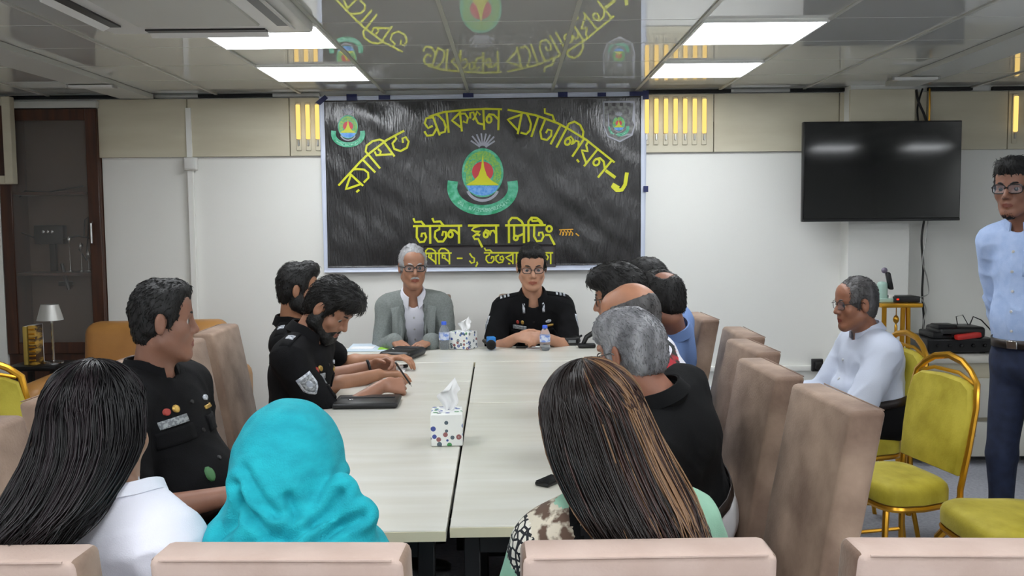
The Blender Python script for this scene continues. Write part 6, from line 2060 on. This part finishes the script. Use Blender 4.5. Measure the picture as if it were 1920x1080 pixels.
# -- woman in the teal headscarf
H = V3(W(547, 878, 1.66))
p = Person('woman in a plain teal headscarf, back to the camera', H, 172, (-.39, 1.66, .55), neck=V3(W(555, 1010, 1.60)), hyaw=170, hpitch=10, hs=.95, female=True, sh=.13, girth=.9, skin_rgb=(176, 130, 104),
           arms={'R': dict(w=(-.32, 1.93, .68), hint=(.3, -.2, -.9)), 'L': dict(w=(-.48, 1.93, .68), hint=(-.3, 0, -.9))}, fine_face=False)
p.body(); p.eyes()
M['teal_dark'] = mat('teal_tunic_cloth', (20, 140, 152), .85, bump=.3, bscale=300)
p.shirt('teal_dark', 'long', g=.012, name='tunic', seed=22); p.legs('trouser_black')
def scarf(p):
    lo, hi = p.H - V3((.36, .3, .36)), p.H + V3((.36, .3, .22))
    fd = Field(*[np.arange(lo[q], hi[q], .0055) for q in range(3)])
    D = lambda c: p.hp(*c)
    fd.ell(D((0, -.010, .038)), V3((.086, .108, .094)), p.R, .03)
    fd.ell(D((0, -.020, -.03)), V3((.098, .110, .105)), p.R, .06)
    fd.ell(p.H + V3((.0, -.02, -.115)), (.112, .112, .075), None, .05)
    fd.ell(p.N + V3((.0, .0, -.005)), (.150, .125, .060), None, .06)
    fd.ell(p.N + V3((-.02, -.005, -.045)), (.205, .135, .055), None, .05)
    for pts, r in (([(655, 935), (680, 975), (672, 1010)], .022), ([(470, 1000), (420, 1012)], .02), ([(450, 900), (455, 960), (520, 1000)], .013), ([(505, 960), (560, 990), (600, 1000)], .012), ([(640, 900), (610, 960), (575, 1000)], .013)):
        q = [V3(W(a, b_, 1.565)) for a, b_ in pts]
        for a, b_ in zip(q, q[1:]): fd.cap(a, b_, r, r * .9, .03)
    fd.ell(p.hp(0, .14, -.035), V3((.066, .07, .10)), p.R, .02, 'c')
    V, Q = fd.surface(); V = smooth_verts(V, Q, 3); N = normals(V, Q)
    q = V - p.H
    ang = np.arctan2(q[:, 0], -q[:, 1])
    dn = np.clip((-q[:, 2] + .02) / .16, 0, 1)
    w1 = vnoise(V, 9, 3)
    fold = np.abs(np.sin(ang * 3.2 + w1 * 1.6 + q[:, 2] * 9)) - .5
    drape = np.abs(np.sin((q[:, 2] * 42 + np.abs(ang) * 3.0 + w1 * 1.5))) - .5
    cr = np.zeros(len(V))
    for line, am in (([(452, 905), (478, 955), (520, 985), (566, 992)], 1.0), ([(640, 925), (612, 965), (575, 992)], 1.0), ([(545, 925), (560, 960), (556, 990)], .8), ([(465, 880), (500, 930), (530, 960)], .6), ([(480, 1005), (520, 990), (556, 998)], .8), ([(600, 1004), (640, 985), (680, 965)], .9), ([(420, 1000), (450, 975), (462, 930)], .7)):
        q_ = [V3(W(a, b_, 1.55)) for a, b_ in line]
        dmin = np.full(len(V), 9.0)
        for a, b_ in zip(q_, q_[1:]):
            ba = (b_ - a)[[0, 2]]; pa_ = (V - a)[:, [0, 2]]
            t_ = np.clip(pa_ @ ba / (ba @ ba), 0, 1)
            dmin = np.minimum(dmin, np.hypot(*(pa_ - t_[:, None] * ba).T))
        cr += am * (-.011 * np.exp(-(dmin / .0065) ** 2) + .008 * np.exp(-((dmin - .017) / .010) ** 2))
    cr *= (N[:, 1] < .1)
    V = V + N * cr[:, None]
    V = V + N * (.010 * fold * dn + .006 * drape * np.clip(1 - np.abs(dn - .75) * 2.5, 0, 1) + .003 * vnoise(V, 28, 4))[:, None]
    o = p.part('headscarf', V, Q, M['teal'])
    return o
scarf(p)

# -- woman in green
H = V3(W(1112, 812, 1.66))
p = Person('woman with long streaked brown hair and mint green patterned tunic, back to the camera', H, 186, (.22, 1.66, .56), neck=V3(W(1152, 945, 1.60)), hyaw=192, hpitch=5, hroll=-8, hs=1.0, female=True, sh=.134, girth=.9,
           skin_rgb=(176, 130, 104), arms={'L': dict(w=(.06, 1.93, .70), hint=(-.35, -.2, -.9)), 'R': dict(w=(.34, 1.93, .70), hint=(.35, -.3, -.9))}, fine_face=False)
p.body(); p.eyes()
def paint8(c):
    loc = (c - p.N) @ np.stack([p.lc, p.fc, p.u], 1)
    out = np.zeros(len(c), int)
    r = np.hypot(loc[:, 0] * .95, loc[:, 2] * 1.0)
    L_ = loc[:, 0] > -.02                      # her left, seen at the left of the picture
    out[(r < .20) & (loc[:, 2] < .02) & L_] = 1
    out[(r >= .15) & (r < .205) & L_] = 2
    out[(r < .085)] = 3
    out[(r < .072)] = 2
    return out
p.shirt('mint', 'long', g=.016, name='tunic', seed=23, wr=.9, h=.006, mats=[M['mint'], M['batik'], M['geo'], M['black_shirt']], painter=paint8); p.legs('white_trouser')
long_hair(p, [p.H + V3((.0, -.025, .0)), V3(W(1150, 880, 1.565)), V3(W(1192, 950, 1.505)), V3(W(1225, 1010, 1.48)), V3(W(1240, 1070, 1.475))], [.095, .105, .098, .088, .06], 3000, [M['hair_d1'], M['hair_d2'], M['hair_d3']], [.52, .33, .15], seed=9, wave=.004, part=-.6, side=.016, top=.020, bias=-.45)
